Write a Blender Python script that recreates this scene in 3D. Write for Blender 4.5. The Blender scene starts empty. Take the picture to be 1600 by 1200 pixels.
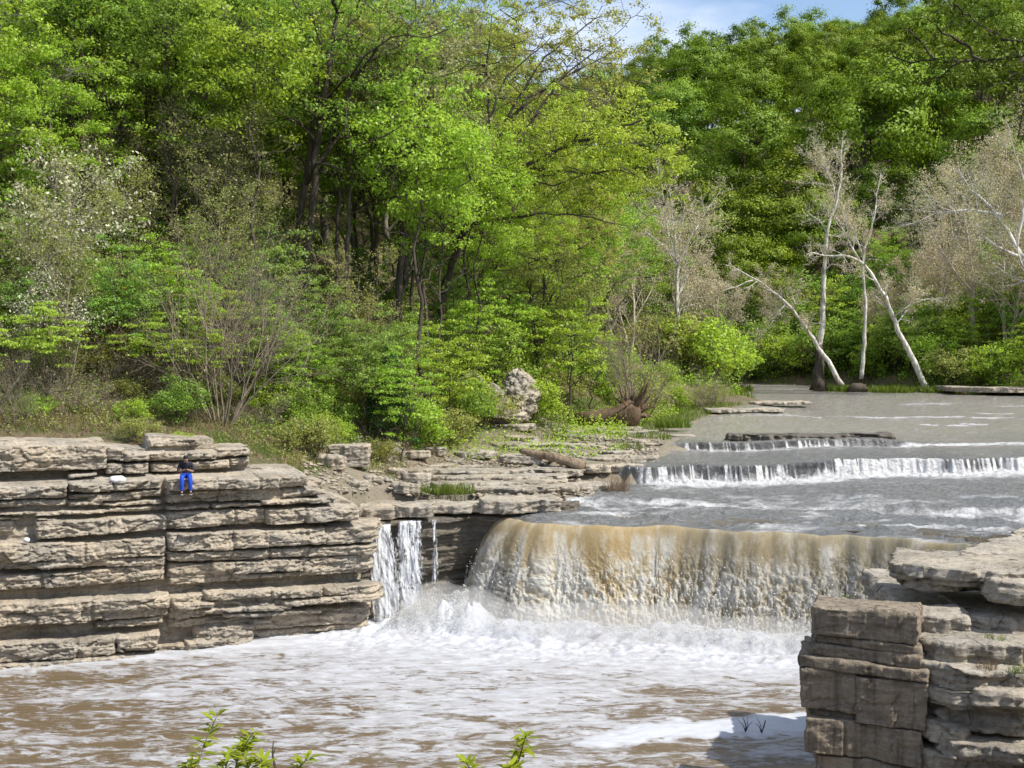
import bpy, math, random
import numpy as np
from mathutils import Vector, Matrix

SC = bpy.context.scene
COL = SC.collection
# ------------------------------------------------------------------ camera
CAM_Z = 10.8
PITCH = math.atan(60.0 / 1800.0)
cam_d = bpy.data.cameras.new('camera')
cam_d.sensor_width = 36.0
cam_d.lens = 36.0 * 1800.0 / 1600.0
cam_d.clip_start = 0.1
cam_d.clip_end = 3000.0
cam = bpy.data.objects.new('camera', cam_d)
COL.objects.link(cam)
cam.location = (0, 0, CAM_Z)
cam.rotation_euler = (math.pi / 2 - PITCH, 0, 0)
SC.camera = cam
SC.render.resolution_x, SC.render.resolution_y = 1024, 768

# ------------------------------------------------------------------ sun, sky, exposure
SUN_EL = math.radians(50)
SUN_H = np.array([0.89, -0.45]); SUN_H /= np.linalg.norm(SUN_H)
sun_dir = Vector((SUN_H[0] * math.cos(SUN_EL), SUN_H[1] * math.cos(SUN_EL), math.sin(SUN_EL)))
sl = bpy.data.lights.new('sun', 'SUN')
sl.energy = 4.3
sl.angle = math.radians(0.5)
sl.color = (1.0, 0.95, 0.86)
so = bpy.data.objects.new('sun', sl)
COL.objects.link(so)
so.rotation_euler = sun_dir.to_track_quat('Z', 'Y').to_euler()
so.location = (60, -20, 80)

W = bpy.data.worlds.new('World')
SC.world = W
W.use_nodes = True
wt = W.node_tree
wt.nodes.clear()
def wn(t): return wt.nodes.new(t)
sky = wn('ShaderNodeTexSky')
sky.sky_type = 'NISHITA'
sky.sun_disc = False
sky.sun_elevation = SUN_EL
sky.sun_rotation = math.atan2(SUN_H[0], SUN_H[1])
sky.air_density = 1.0
sky.dust_density = 1.0
sky.ozone_density = 1.2
tc = wn('ShaderNodeTexCoord')
mp = wn('ShaderNodeMapping'); mp.inputs['Scale'].default_value = (1, 1, 2.6)
mp.inputs['Location'].default_value = (0.37, 0.1, 0.05)
cn = wn('ShaderNodeTexNoise'); cn.inputs['Scale'].default_value = 3.2; cn.inputs['Detail'].default_value = 6
cn.inputs['Roughness'].default_value = 0.55
cr = wn('ShaderNodeValToRGB'); cr.color_ramp.elements[0].position = 0.43; cr.color_ramp.elements[1].position = 0.70
mixc = wn('ShaderNodeMixRGB'); mixc.inputs[2].default_value = (5.6, 5.9, 6.7, 1)
bg = wn('ShaderNodeBackground'); bg.inputs['Strength'].default_value = 0.145
wo = wn('ShaderNodeOutputWorld')
wt.links.new(tc.outputs['Generated'], mp.inputs['Vector'])
wt.links.new(mp.outputs['Vector'], cn.inputs['Vector'])
wt.links.new(cn.outputs['Fac'], cr.inputs['Fac'])
wt.links.new(cr.outputs['Color'], mixc.inputs[0])
wt.links.new(sky.outputs['Color'], mixc.inputs[1])
wt.links.new(mixc.outputs[0], bg.inputs['Color'])
wt.links.new(bg.outputs[0], wo.inputs['Surface'])
SC.view_settings.view_transform = 'Standard'
SC.view_settings.look = 'None'
SC.view_settings.exposure = 0.48
SC.view_settings.gamma = 1.0
SC.cycles.max_bounces = 6
SC.cycles.transparent_max_bounces = 8
SC.cycles.volume_bounces = 2

# ------------------------------------------------------------------ pixel rays of the 1600 x 1200 photograph
def ray(px, py):
    u, v = (px - 800.0) / 1800.0, (600.0 - py) / 1800.0
    c, s = math.cos(PITCH), math.sin(PITCH)
    return np.array([u, c + v * s, -s + v * c])
def at(px, py, D):
    d = ray(px, py); t = D / d[1]
    return np.array([d[0] * t, D, CAM_Z + d[2] * t])
def onz(px, py, z):
    d = ray(px, py); t = (z - CAM_Z) / d[2]
    return np.array([d[0] * t, d[1] * t, z])
def xat(px, D): return at(px, 600, D)[0]
def zat(py, D): return at(800, py, D)[2]

# ------------------------------------------------------------------ numpy noise
def _hash(ix, iy, iz, seed):
    h = (ix.astype(np.int64) * 374761393 + iy.astype(np.int64) * 668265263 + iz.astype(np.int64) * 1274126177 + seed * 974634911) & 0xFFFFFFFF
    h = ((h ^ (h >> 13)) * 1274126177) & 0xFFFFFFFF
    h = ((h ^ (h >> 16)) * 2246822519) & 0xFFFFFFFF
    h = h ^ (h >> 15)
    return (h & 0xFFFFFF).astype(np.float64) / 0x7FFFFF - 1.0
def vn(x, y, z=0.0, seed=0):
    x, y, z = np.broadcast_arrays(np.asarray(x, float), np.asarray(y, float), np.asarray(z, float))
    ix, iy, iz = np.floor(x), np.floor(y), np.floor(z)
    fx, fy, fz = x - ix, y - iy, z - iz
    fx = fx * fx * (3 - 2 * fx); fy = fy * fy * (3 - 2 * fy); fz = fz * fz * (3 - 2 * fz)
    ix, iy, iz = ix.astype(np.int64), iy.astype(np.int64), iz.astype(np.int64)
    r = 0.0
    for dx in (0, 1):
        for dy in (0, 1):
            for dz in (0, 1):
                w = (fx if dx else 1 - fx) * (fy if dy else 1 - fy) * (fz if dz else 1 - fz)
                r = r + w * _hash(ix + dx, iy + dy, iz + dz, seed)
    return r
def fbm(x, y, z=0.0, seed=0, o=4, gain=0.5):
    r, a, f, n = 0.0, 1.0, 1.0, 0.0
    for k in range(o):
        r = r + a * vn(np.asarray(x) * f, np.asarray(y) * f, np.asarray(z) * f, seed + 31 * k)
        n += a; a *= gain; f *= 2.03
    return r / n
def chunks(u, v, seed=0):
    """broken-rock facets: every cell of a Voronoi pattern gets its own set-back and tilt; second value is the distance to the cell's edge"""
    u, v = np.broadcast_arrays(np.asarray(u, float), np.asarray(v, float))
    iu, iv = np.floor(u), np.floor(v)
    b1 = np.full(u.shape, 9.0); b2 = np.full(u.shape, 9.0); val = np.zeros(u.shape)
    for du in (-1, 0, 1):
        for dv in (-1, 0, 1):
            cu, cv = iu + du, iv + dv
            k = cu * 0
            px = cu + 0.5 + 0.45 * _hash(cu, cv, k, seed); py = cv + 0.5 + 0.45 * _hash(cu, cv, k + 1, seed)
            d = np.hypot(u - px, v - py)
            w = _hash(cu, cv, k + 2, seed) + 0.9 * (u - px) * _hash(cu, cv, k + 3, seed) + 0.9 * (v - py) * _hash(cu, cv, k + 4, seed)
            near = d < b1
            b2 = np.where(near, b1, np.minimum(b2, d)); val = np.where(near, w, val); b1 = np.where(near, d, b1)
    return val, b2 - b1
def sstep(a, b, x):
    t = np.clip((x - a) / (b - a), 0, 1)
    return t * t * (3 - 2 * t)
def cellrnd(x, seed=0):
    x = np.floor(np.asarray(x, float))
    return _hash(x, x * 0, x * 0, seed)

# ------------------------------------------------------------------ mesh helpers
def make_mesh(name, V, quads=None, tris=None, mats=(), smooth=False, attrs=None):
    me = bpy.data.meshes.new(name)
    V = np.asarray(V, np.float32)
    me.vertices.add(len(V)); me.vertices.foreach_set('co', V.ravel())
    idx, starts, n = [], [], 0
    for F, k in ((quads, 4), (tris, 3)):
        if F is None or len(F) == 0: continue
        F = np.asarray(F, np.int32)
        idx.append(F.ravel()); starts.append(n + np.arange(len(F)) * k); n += F.size
    idx = np.concatenate(idx); starts = np.concatenate(starts)
    me.loops.add(len(idx)); me.loops.foreach_set('vertex_index', idx.astype(np.int32))
    me.polygons.add(len(starts)); me.polygons.foreach_set('loop_start', starts.astype(np.int32))
    if smooth: me.polygons.foreach_set('use_smooth', np.ones(len(starts), bool))
    for m in mats: me.materials.append(m)
    for k, a in (attrs or {}).items():
        at_ = me.attributes.new(k, 'FLOAT', 'POINT'); at_.data.foreach_set('value', np.asarray(a, np.float32))
    me.update(calc_edges=True)
    me.validate()
    return me
def grid_quads(nr, nc, off=0, wrap=False):
    r = np.arange(nr - 1)[:, None]; c = np.arange(nc if wrap else nc - 1)[None, :]
    c1 = (c + 1) % nc
    a = r * nc + c; b = r * nc + c1; d = (r + 1) * nc + c; e = (r + 1) * nc + c1
    return np.stack([a, b, e, d], -1).reshape(-1, 4) + off
class MB:
    def __init__(s): s.V, s.Q, s.T, s.n = [], [], [], 0
    def add(s, V, Q=None, T=None):
        if Q is not None and len(Q): s.Q.append(np.asarray(Q) + s.n)
        if T is not None and len(T): s.T.append(np.asarray(T) + s.n)
        s.V.append(np.asarray(V, float)); s.n += len(V)
    def mesh(s, name, mats=(), smooth=False, attrs=None):
        return make_mesh(name, np.concatenate(s.V), np.concatenate(s.Q) if s.Q else None, np.concatenate(s.T) if s.T else None, mats, smooth, attrs)
def link(name, me, parent=None, loc=None):
    o = bpy.data.objects.new(name, me); COL.objects.link(o)
    if parent is not None: o.parent = parent
    if loc is not None: o.location = loc
    return o
def tag(o, label=None, cat=None, group=None, kind=None):
    if label: o['label'] = label
    if cat: o['category'] = cat
    if group: o['group'] = group
    if kind: o['kind'] = kind
    return o
def empty(name, loc=(0, 0, 0), rz=0.0, sc=1.0):
    o = bpy.data.objects.new(name, None); COL.objects.link(o)
    o.location = loc; o.rotation_euler = (0, 0, rz)
    o.scale = (sc, sc, sc) if np.isscalar(sc) else sc
    o.empty_display_size = 0.2
    return o
def tube(mb, P, R, n=6, cap=True, jit=0.0, seed=0):
    P = np.asarray(P, float); R = np.asarray(R, float); m = len(P)
    T = np.gradient(P, axis=0); T /= (np.linalg.norm(T, axis=1)[:, None] + 1e-9)
    ref = np.array([0.0, 0, 1]) if abs(T[0][2]) < 0.9 else np.array([1.0, 0, 0])
    A = np.cross(T, ref); A /= (np.linalg.norm(A, axis=1)[:, None] + 1e-9)
    B = np.cross(T, A)
    th = np.arange(n) * 2 * math.pi / n
    rr = R[:, None] * np.ones(n)[None]
    if jit: rr = rr * (1 + jit * vn(np.cos(th)[None] * 1.5 + P[:, :1] * 2.2, np.sin(th)[None] * 1.5 + P[:, 1:2] * 2.2, P[:, 2:3] * 2.2, seed))
    V = P[:, None] + rr[..., None] * (np.cos(th)[None, :, None] * A[:, None] + np.sin(th)[None, :, None] * B[:, None])
    V = V.reshape(-1, 3)
    Q = grid_quads(m, n, 0, True)
    T3 = None
    if cap:
        V = np.concatenate([V, P[:1], P[-1:]]); k = np.arange(n)
        T3 = np.concatenate([np.stack([(k + 1) % n, k, k * 0 + m * n], 1), np.stack([k + (m - 1) * n, (k + 1) % n + (m - 1) * n, k * 0 + m * n + 1], 1)])
    mb.add(V, Q, T3)

# ------------------------------------------------------------------ materials
def mat(name):
    m = bpy.data.materials.new(name); m.use_nodes = True
    nt = m.node_tree; nt.nodes.clear()
    out = nt.nodes.new('ShaderNodeOutputMaterial')
    return m, nt, out
class N:
    """tiny node-graph writer"""
    def __init__(s, nt): s.nt = nt
    def n(s, t, **kw):
        x = s.nt.nodes.new('ShaderNode' + t)
        for k, v in kw.items(): setattr(x, k, v)
        return x
    def set(s, sock, v):
        if hasattr(v, 'is_output') or isinstance(v, bpy.types.NodeSocket): s.nt.links.new(v, sock)
        else: sock.default_value = v
    def noise(s, vec, scale, detail=4, rough=0.55, dist=0.0):
        x = s.n('TexNoise')
        if vec is not None: s.set(x.inputs['Vector'], vec)
        x.inputs['Scale'].default_value = scale; x.inputs['Detail'].default_value = detail
        x.inputs['Roughness'].default_value = rough; x.inputs['Distortion'].default_value = dist
        return x.outputs['Fac']
    def map(s, vec, scale=(1, 1, 1), rot=(0, 0, 0), loc=(0, 0, 0)):
        x = s.n('Mapping'); s.set(x.inputs['Vector'], vec)
        x.inputs['Scale'].default_value = scale; x.inputs['Rotation'].default_value = rot; x.inputs['Location'].default_value = loc
        return x.outputs[0]
    def ramp(s, f, stops):
        x = s.n('ValToRGB'); s.set(x.inputs[0], f)
        e = x.color_ramp.elements
        while len(e) < len(stops): e.new(0.5)
        for el, (p, c) in zip(e, stops):
            el.position = p; el.color = (c, c, c, 1) if np.isscalar(c) else (*c, 1)
        return x.outputs[0]
    def mix(s, f, a, b, mode='MIX'):
        x = s.n('MixRGB', blend_type=mode)
        for i, v in enumerate((f, a, b)):
            if isinstance(v, tuple) and len(v) == 3: v = (*v, 1)
            s.set(x.inputs[i], v)
        return x.outputs[0]
    def math(s, op, a, b=0.0, clamp=False):
        x = s.n('Math', operation=op); x.use_clamp = clamp
        s.set(x.inputs[0], a); s.set(x.inputs[1], b)
        return x.outputs[0]
    def warp(s, p, scale, amt):
        x = s.n('TexNoise'); s.set(x.inputs['Vector'], p); x.inputs['Scale'].default_value = scale; x.inputs['Detail'].default_value = 5
        return s.mix(1.0, s.mix(1.0, x.outputs['Color'], (0.5, 0.5, 0.5), 'SUBTRACT'), (amt, amt, amt), 'MULTIPLY')
    def attr(s, name): return s.n('Attribute', attribute_name=name).outputs['Fac']
    def pos(s): return s.n('NewGeometry').outputs['Position']
    def obj(s): return s.n('TexCoord').outputs['Object']
    def bump(s, h, strength=0.5, dist=0.05, normal=None):
        x = s.n('Bump'); s.set(x.inputs['Height'], h); x.inputs['Strength'].default_value = strength; x.inputs['Distance'].default_value = dist
        if normal is not None: s.set(x.inputs['Normal'], normal)
        return x.outputs[0]
    def bsdf(s, col, rough=0.8, normal=None, spec=0.3, ior=None):
        x = s.n('BsdfPrincipled')
        s.set(x.inputs['Base Color'], (*col, 1) if isinstance(col, tuple) and len(col) == 3 else col)
        s.set(x.inputs['Roughness'], rough)
        x.inputs['Specular IOR Level'].default_value = spec
        if ior: x.inputs['IOR'].default_value = ior
        if normal is not None: s.set(x.inputs['Normal'], normal)
        return x.outputs[0]

def rock_mat(name, warm=(0.47, 0.395, 0.295), grey=(0.36, 0.33, 0.28), dark=(0.085, 0.072, 0.055), wet=0.0, stain=0.5, bands=0.55, runsc=(3.2, 3.2, 0.35)):
    m, nt, out = mat(name); g = N(nt)
    p = g.pos()
    big = g.noise(p, 0.55, 4, 0.6)
    band = g.noise(g.map(p, (0.55, 0.55, 7.0)), 1.0, 6, 0.62, 0.3)
    fine = g.noise(p, 9.0, 8, 0.68)
    grit = g.noise(p, 34.0, 4, 0.7)
    runs = g.noise(g.map(p, runsc), 1.0, 5, 0.6)
    c = g.mix(g.ramp(big, [(0.38, 0.0), (0.62, 1.0)]), warm, grey)
    c = g.mix(g.ramp(band, [(0.35, bands), (0.55, 0.0)]), c, dark)
    c = g.mix(g.ramp(fine, [(0.3, 0.6), (0.52, 0.0)]), c, dark)
    c = g.mix(g.ramp(runs, [(0.50, 0.0), (0.72, stain)]), c, dark)
    c = g.mix(g.ramp(grit, [(0.3, 0.22), (0.7, 0.0)]), c, (0.55, 0.47, 0.36))
    lich = g.noise(p, 2.3, 6, 0.7)
    c = g.mix(g.ramp(lich, [(0.60, 0.0), (0.68, 0.35)]), c, (0.5, 0.47, 0.41))
    ck = g.n('TexVoronoi', feature='DISTANCE_TO_EDGE'); ck.inputs['Scale'].default_value = 0.7
    g.set(ck.inputs['Vector'], g.mix(1.0, g.map(p, (1.0, 1.0, 1.4)), g.warp(p, 1.3, 0.5), 'ADD'))
    crack = g.math('MULTIPLY', g.ramp(ck.outputs['Distance'], [(0.0, 0.8), (0.014, 0.0)]), g.ramp(g.noise(p, 1.1, 3), [(0.44, 0.0), (0.56, 1.0)]))
    c = g.mix(crack, c, (0.04, 0.034, 0.026))
    moss = g.noise(p, 0.9, 6, 0.7)
    c = g.mix(g.ramp(moss, [(0.60, 0.0), (0.72, 0.35)]), c, (0.12, 0.115, 0.06))
    if wet: c = g.mix(wet, c, (0.045, 0.038, 0.028))
    vo = g.n('TexVoronoi'); g.set(vo.inputs['Vector'], g.map(p, (1.0, 1.0, 2.4))); vo.inputs['Scale'].default_value = 4.5
    band = g.math('ADD', g.math('MULTIPLY', band, 0.7), g.math('MULTIPLY', vo.outputs['Distance'], 0.5))
    h = g.math('ADD', g.math('MULTIPLY', band, 0.8 if bands > .3 else 0.35), g.math('ADD', g.math('MULTIPLY', fine, 0.7), g.math('MULTIPLY', grit, 0.15)))
    nrm = g.bump(h, 0.9, 0.09)
    b = g.bsdf(c, 0.9 - 0.5 * wet, nrm, 0.25 + 0.25 * wet)
    nt.links.new(b, out.inputs[0]); return m
M = {}
M['rock'] = rock_mat('limestone')
M['rock_grey'] = rock_mat('weathered_limestone', (0.46, 0.40, 0.31), (0.38, 0.35, 0.30), (0.075, 0.066, 0.052), 0.0, 0.6)
M['rock_shade'] = rock_mat('shaded_stained_limestone', (0.31, 0.245, 0.175), (0.21, 0.18, 0.14), (0.045, 0.036, 0.026), 0.0, 1.0, 0.3, (5.0, 5.0, 0.5))  # darker copy of the limestone: pillar's shade put into the colour, plus real stains
M['rock_wet'] = rock_mat('wet_limestone', wet=0.75)

def leaf_mat(name, ca, cb, trans=0.48, var=0.32, hue=0.0):
    m, nt, out = mat(name); g = N(nt)
    isl = g.n('NewGeometry').outputs['Random Per Island']
    rnd = g.n('ObjectInfo').outputs['Random']
    tone = g.attr('tone')
    c = g.mix(g.math('ADD', g.math('MULTIPLY', tone, 0.6), g.math('MULTIPLY', rnd, 0.4)), ca, cb)
    hs = g.n('HueSaturation')
    g.set(hs.inputs['Value'], g.math('ADD', 1.0 - var, g.math('MULTIPLY', isl, 2 * var)))
    g.set(hs.inputs['Hue'], g.math('ADD', 0.485, g.math('MULTIPLY', rnd, 0.03)))
    g.set(hs.inputs['Color'], c)
    d = g.n('BsdfDiffuse'); g.set(d.inputs[0], hs.outputs[0])
    t = g.n('BsdfTranslucent'); g.set(t.inputs[0], g.mix(1.0, hs.outputs[0], (1.75, 1.6, 1.1), 'MULTIPLY'))
    gl = g.n('BsdfGlossy'); gl.inputs['Roughness'].default_value = 0.45; gl.inputs[0].default_value = (0.9, 0.95, 0.9, 1)
    a = g.n('MixShader'); a.inputs[0].default_value = trans
    nt.links.new(d.outputs[0], a.inputs[1]); nt.links.new(t.outputs[0], a.inputs[2])
    b = g.n('MixShader'); b.inputs[0].default_value = 0.018
    nt.links.new(a.outputs[0], b.inputs[1]); nt.links.new(gl.outputs[0], b.inputs[2])
    nt.links.new(b.outputs[0], out.inputs[0]); return m
L = {}
L['bright'] = leaf_mat('bright_green_leaves', (0.25, 0.4, 0.045), (0.37, 0.51, 0.07))
L['mid'] = leaf_mat('mid_green_leaves', (0.18, 0.3, 0.045), (0.28, 0.4, 0.07))
L['yellow'] = leaf_mat('yellow_green_leaves', (0.29, 0.4, 0.05), (0.41, 0.5, 0.075))
L['olive'] = leaf_mat('olive_spring_leaves', (0.27, 0.31, 0.08), (0.38, 0.41, 0.13))
L['dark'] = leaf_mat('deep_green_leaves', (0.075, 0.135, 0.01), (0.13, 0.2, 0.016), 0.2)
L['hill'] = leaf_mat('hill_green_leaves', (0.125, 0.195, 0.014), (0.21, 0.285, 0.024), 0.2)
L['hillyellow'] = leaf_mat('hill_yellow_leaves', (0.155, 0.26, 0.02), (0.235, 0.34, 0.03), 0.2)
L['tan'] = leaf_mat('tan_buds', (0.42, 0.37, 0.25), (0.52, 0.48, 0.34), 0.3)
L['grey'] = leaf_mat('grey_green_buds', (0.26, 0.28, 0.13), (0.36, 0.36, 0.19), 0.3)
L['white'] = leaf_mat('cream_blossom', (0.40, 0.42, 0.27), (0.62, 0.60, 0.47), 0.3)
L['blue'] = leaf_mat('soft_green_leaves', (0.19, 0.31, 0.07), (0.27, 0.41, 0.08))
L['cedar'] = leaf_mat('cedar_needles', (0.026, 0.0975, 0.0156), (0.0585, 0.169, 0.0182), 0.2)
L['grass'] = leaf_mat('grass_blades', (0.085, 0.16, 0.016), (0.17, 0.21, 0.032), 0.35)
L['straw'] = leaf_mat('dry_stems', (0.17, 0.12, 0.07), (0.3, 0.235, 0.145), 0.25)
L['litter'] = leaf_mat('dry_leaf_litter', (0.16, 0.105, 0.06), (0.36, 0.27, 0.18), 0.15)
L['willow'] = leaf_mat('willow_leaves', (0.16, 0.26, 0.02), (0.36, 0.36, 0.03), 0.4)

def bark_mat(name, a, b, sc=3.0):
    m, nt, out = mat(name); g = N(nt)
    p = g.pos()
    n1 = g.noise(g.map(p, (sc, sc, sc * 0.25)), 2.0, 6, 0.65)
    n2 = g.noise(p, 1.1, 4)
    c = g.mix(g.ramp(g.math('ADD', g.math('MULTIPLY', n1, 0.6), g.math('MULTIPLY', n2, 0.4)), [(0.36, 0.0), (0.62, 1.0)]), a, b)
    nt.links.new(g.bsdf(c, 0.9, g.bump(n1, 0.7, 0.05), 0.15), out.inputs[0]); return m
B = {}
B['dark'] = bark_mat('dark_bark', (0.035, 0.028, 0.022), (0.11, 0.092, 0.072))
B['grey'] = bark_mat('grey_bark', (0.09, 0.08, 0.066), (0.24, 0.215, 0.18))
B['white'] = bark_mat('sycamore_bark', (0.20, 0.17, 0.13), (0.82, 0.79, 0.72), 2.2)
B['twig'] = bark_mat('pale_twigs', (0.18, 0.145, 0.105), (0.33, 0.275, 0.205))
B['tan'] = bark_mat('tan_twigs', (0.33, 0.28, 0.21), (0.52, 0.46, 0.36))
B['brush'] = bark_mat('brush_twigs', (0.15, 0.12, 0.09), (0.30, 0.25, 0.195))
B['drift'] = bark_mat('driftwood', (0.10, 0.07, 0.045), (0.33, 0.26, 0.185), 4.0)
B['root'] = bark_mat('rotten_root_wood', (0.05, 0.033, 0.02), (0.20, 0.14, 0.09), 4.0)
def plain(name, col, rough=0.8, spec=0.3):
    m, nt, out = mat(name); g = N(nt)
    n1 = g.noise(g.obj(), 25.0, 3)
    c = g.mix(g.ramp(n1, [(0.35, 0.0), (0.65, 0.35)]), col, tuple(0.6 * x for x in col))
    nt.links.new(g.bsdf(c, rough, g.bump(n1, 0.3, 0.01), spec), out.inputs[0]); return m
# ------------------------------------------------------------------ plan of the place (x right, y away, z up)
LIP = np.array([(-0.15, 48.2), (-0.12, 46.6), (0.02, 45.7), (0.45, 44.9), (1.3, 44.35), (3.0, 44.05), (5.6, 43.9), (8.35, 42.9), (10.0, 42.35), (13.6, 41.2), (15.4, 39.9), (17.5, 38.0)])
def z_river(x, y):
    """water level of the upper river"""
    d2 = np.interp(x, [0, 6, 9, 14, 20, 25.6, 40], [54.6, 54.4, 54.9, 55.6, 56.6, 57.4, 59])
    d2 = d2 + 0.45 * vn(x * 0.45, 0, 0, 5) + 0.22 * vn(x * 1.7, 0, 0, 6) + 0.1 * vn(x * 6, 0, 0, 16)
    d3 = np.interp(x, [0, 9, 14, 20.7, 28, 40], [63.2, 62.4, 61.8, 62.4, 64.5, 66]) + 0.3 * vn(x * 0.6, 0, 0, 7) + 0.12 * vn(x * 3, 0, 0, 17)
    d1 = np.interp(x, [0, 5, 12, 16, 19, 30], [49.2, 49.2, 48.2, 46.9, 46.0, 45.4]) + 0.5 * vn(x * 0.5, 0, 0, 8) + 0.15 * vn(x * 2.5, 0, 0, 18)
    h1 = np.interp(x, [2, 6, 10, 13, 16, 30], [0.16, 0.16, 0.05, 0.10, 0.30, 0.3])
    h2 = np.interp(x, [5, 9, 22, 30], [0.75, 0.82, 0.74, 0.7])
    h3 = np.interp(x, [8, 10, 20, 23, 28], [0.30, 0.42, 0.42, 0.14, 0.1])
    z = 4.0 + h1 * sstep(-0.15, 0.30, y - d1) + 0.15 * sstep(44, 54, y)
    z = z + h2 * sstep(-0.18, 0.16, y - d2) + 0.1 * sstep(56, 62, y)
    z = z + h3 * sstep(-0.15, 0.15, y - d3) + 0.25 * sstep(64, 120, y)
    return z, y - d1, y - d2, y - d3, h2, h3
def sdist(poly, x, y):
    poly = np.asarray(poly, float); x = np.asarray(x, float); y = np.asarray(y, float)
    d = np.full(x.shape, 1e18); ins = np.zeros(x.shape, bool)
    for i in range(len(poly)):
        a, b = poly[i], poly[(i + 1) % len(poly)]
        e = b - a; wx, wy = x - a[0], y - a[1]
        t = np.clip((wx * e[0] + wy * e[1]) / (e @ e + 1e-12), 0, 1)
        d = np.minimum(d, (wx - e[0] * t) ** 2 + (wy - e[1] * t) ** 2)
        c = (a[1] > y) != (b[1] > y)
        xi = (b[0] - a[0]) * (y - a[1]) / (b[1] - a[1] + 1e-12) + a[0]
        ins ^= c & (x < xi)
    return np.where(ins, -1, 1) * np.sqrt(d)
RIVER = [(-1.2, 47.5), (1.5, 46.0), (6, 45.2), (9.5, 44), (14, 42.4), (18, 39.8), (21, 40), (26, 48), (34, 60), (42, 75), (62, 92), (60, 110), (53, 119), (47.5, 127.5), (44, 133),
         (44, 147), (28, 157), (0, 174), (-30, 190), (-30, 180), (5, 163), (20, 149), (26, 132), (23, 104), (17.7, 91), (12.5, 78), (8.9, 68.5), (9.4, 64.8), (7.8, 58.5), (4.6, 54), (2.9, 49.4), (0.5, 48.4)]
POOL = [(-80, 13), (7, 13), (11, 17), (13.5, 21), (11.5, 25.5), (10, 27.5), (10.5, 29.5), (13, 33), (17, 38), (14.5, 42.3), (9.8, 44), (6, 45.2), (1.5, 46.2), (0.2, 47.9), (-2, 49), (-5.6, 48.4), (-7.0, 45.0), (-17.8, 40.3), (-27.5, 36.2), (-60, 24), (-80, 20)]
CP = np.array([(-27, 37.5, 7.8), (-18, 41.2, 7.2), (-12.6, 43.7, 6.9), (-9, 46.4, 5.75), (-6, 48.0, 4.7), (-3, 49.4, 4.3), (-4.4, 52, 4.75), (-12.5, 49, 7.6), (-6, 56, 6.2), (-1, 62, 5.5), (4, 66, 5.4), (0, 53, 4.25), (5, 60, 4.75),
    (-20, 48, 9), (-29, 45, 11), (-20, 60, 14.5), (-10, 66, 11.5), (-2, 72, 8.2), (5, 80, 6.5), (13, 94, 6.5), (19, 110, 6.5), (22, 130, 6.6), (-30, 62, 18.5), (-42, 50, 18),
    (-25, 80, 26), (-10, 85, 19), (0, 95, 13), (10, 112, 9.5), (15, 135, 8.3), (-42, 90, 34), (-16, 110, 29), (0, 130, 18), (-62, 70, 32), (-60, 120, 44), (-22, 150, 32), (0, 158, 10), (-75, 160, 48),
    (10, 183, 8.2), (30, 172, 8), (46, 152, 7.6), (52, 137, 7.4), (60, 123, 7.4), (12, 205, 17), (40, 195, 21), (64, 165, 17), (76, 140, 13), (0, 250, 44), (40, 245, 52), (80, 220, 54), (110, 170, 42), (120, 260, 70),
    (60, 300, 66), (-50, 260, 50), (-50, 350, 52), (60, 390, 66), (160, 390, 78), (170, 200, 62), (210, 110, 50), (72, 98, 9), (52, 70, 8), (42, 55, 7.5), (32, 42, 7), (24, 36, 6.6), (21, 28, 6.6), (17.5, 31, 4.6), (12, 28, 4.0), (14, 25, 3.2),
    (17, 20, 6.5), (14, 12, 8.2), (8, 5, 9), (0, 0, 9.1), (-8, 3, 9), (-30, 0, 10), (0, 8, 7.2), (-10, 9, 7.2), (9, 9, 7.6), (100, 55, 24), (62, 28, 16), (-70, 20, 14), (-70, 40, 24), (0, -40, 14), (80, -40, 22), (-80, -40, 20), (-120, 150, 55), (300, 300, 80), (-250, 200, 60), (0, 650, 70), (300, 650, 80), (-300, 650, 65)], float)
def _tps(r2): return 0.5 * r2 * np.log(r2 + 1e-9)
_n = len(CP); _K = _tps(((CP[:, None, :2] - CP[None, :, :2]) ** 2).sum(-1)) + np.eye(_n) * 2.0
_P = np.c_[np.ones(_n), CP[:, :2]]
_A = np.block([[_K, _P], [_P.T, np.zeros((3, 3))]])
_w = np.linalg.solve(_A, np.r_[CP[:, 2], 0, 0, 0])
def land(x, y):
    x = np.atleast_1d(np.asarray(x, float)); y = np.atleast_1d(np.asarray(y, float))
    z = _w[_n] + _w[_n + 1] * x + _w[_n + 2] * y
    for i in range(_n): z = z + _w[i] * _tps((x - CP[i, 0]) ** 2 + (y - CP[i, 1]) ** 2)
    return z
def ground(x, y):
    x = np.atleast_1d(np.asarray(x, float)); y = np.atleast_1d(np.asarray(y, float))
    z = land(x, y)
    far = sstep(50, 150, np.hypot(x, y))
    z = z + (0.22 + 1.2 * far) * fbm(x * 0.12, y * 0.12, 0, 3, 3) + 0.12 * fbm(x * 0.7, y * 0.7, 0, 4, 3)
    sr = sdist(RIVER, x, y); zw = z_river(x, y)[0]
    bed = zw - 0.06 - 0.5 * sstep(0.0, 2.5, -sr)
    z = np.where(sr < 0, bed, bed + (z - bed) * sstep(0.0, 2.2, sr))
    z = np.where(sr > 0, np.maximum(z, np.where(sr < 6, zw + 0.02 + 0.06 * np.minimum(sr, 2), -99)) , z)
    sp = sdist(POOL, x, y)
    z = np.where(sp < 0, -1.4, z)
    return z
GRID = {}
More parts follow.
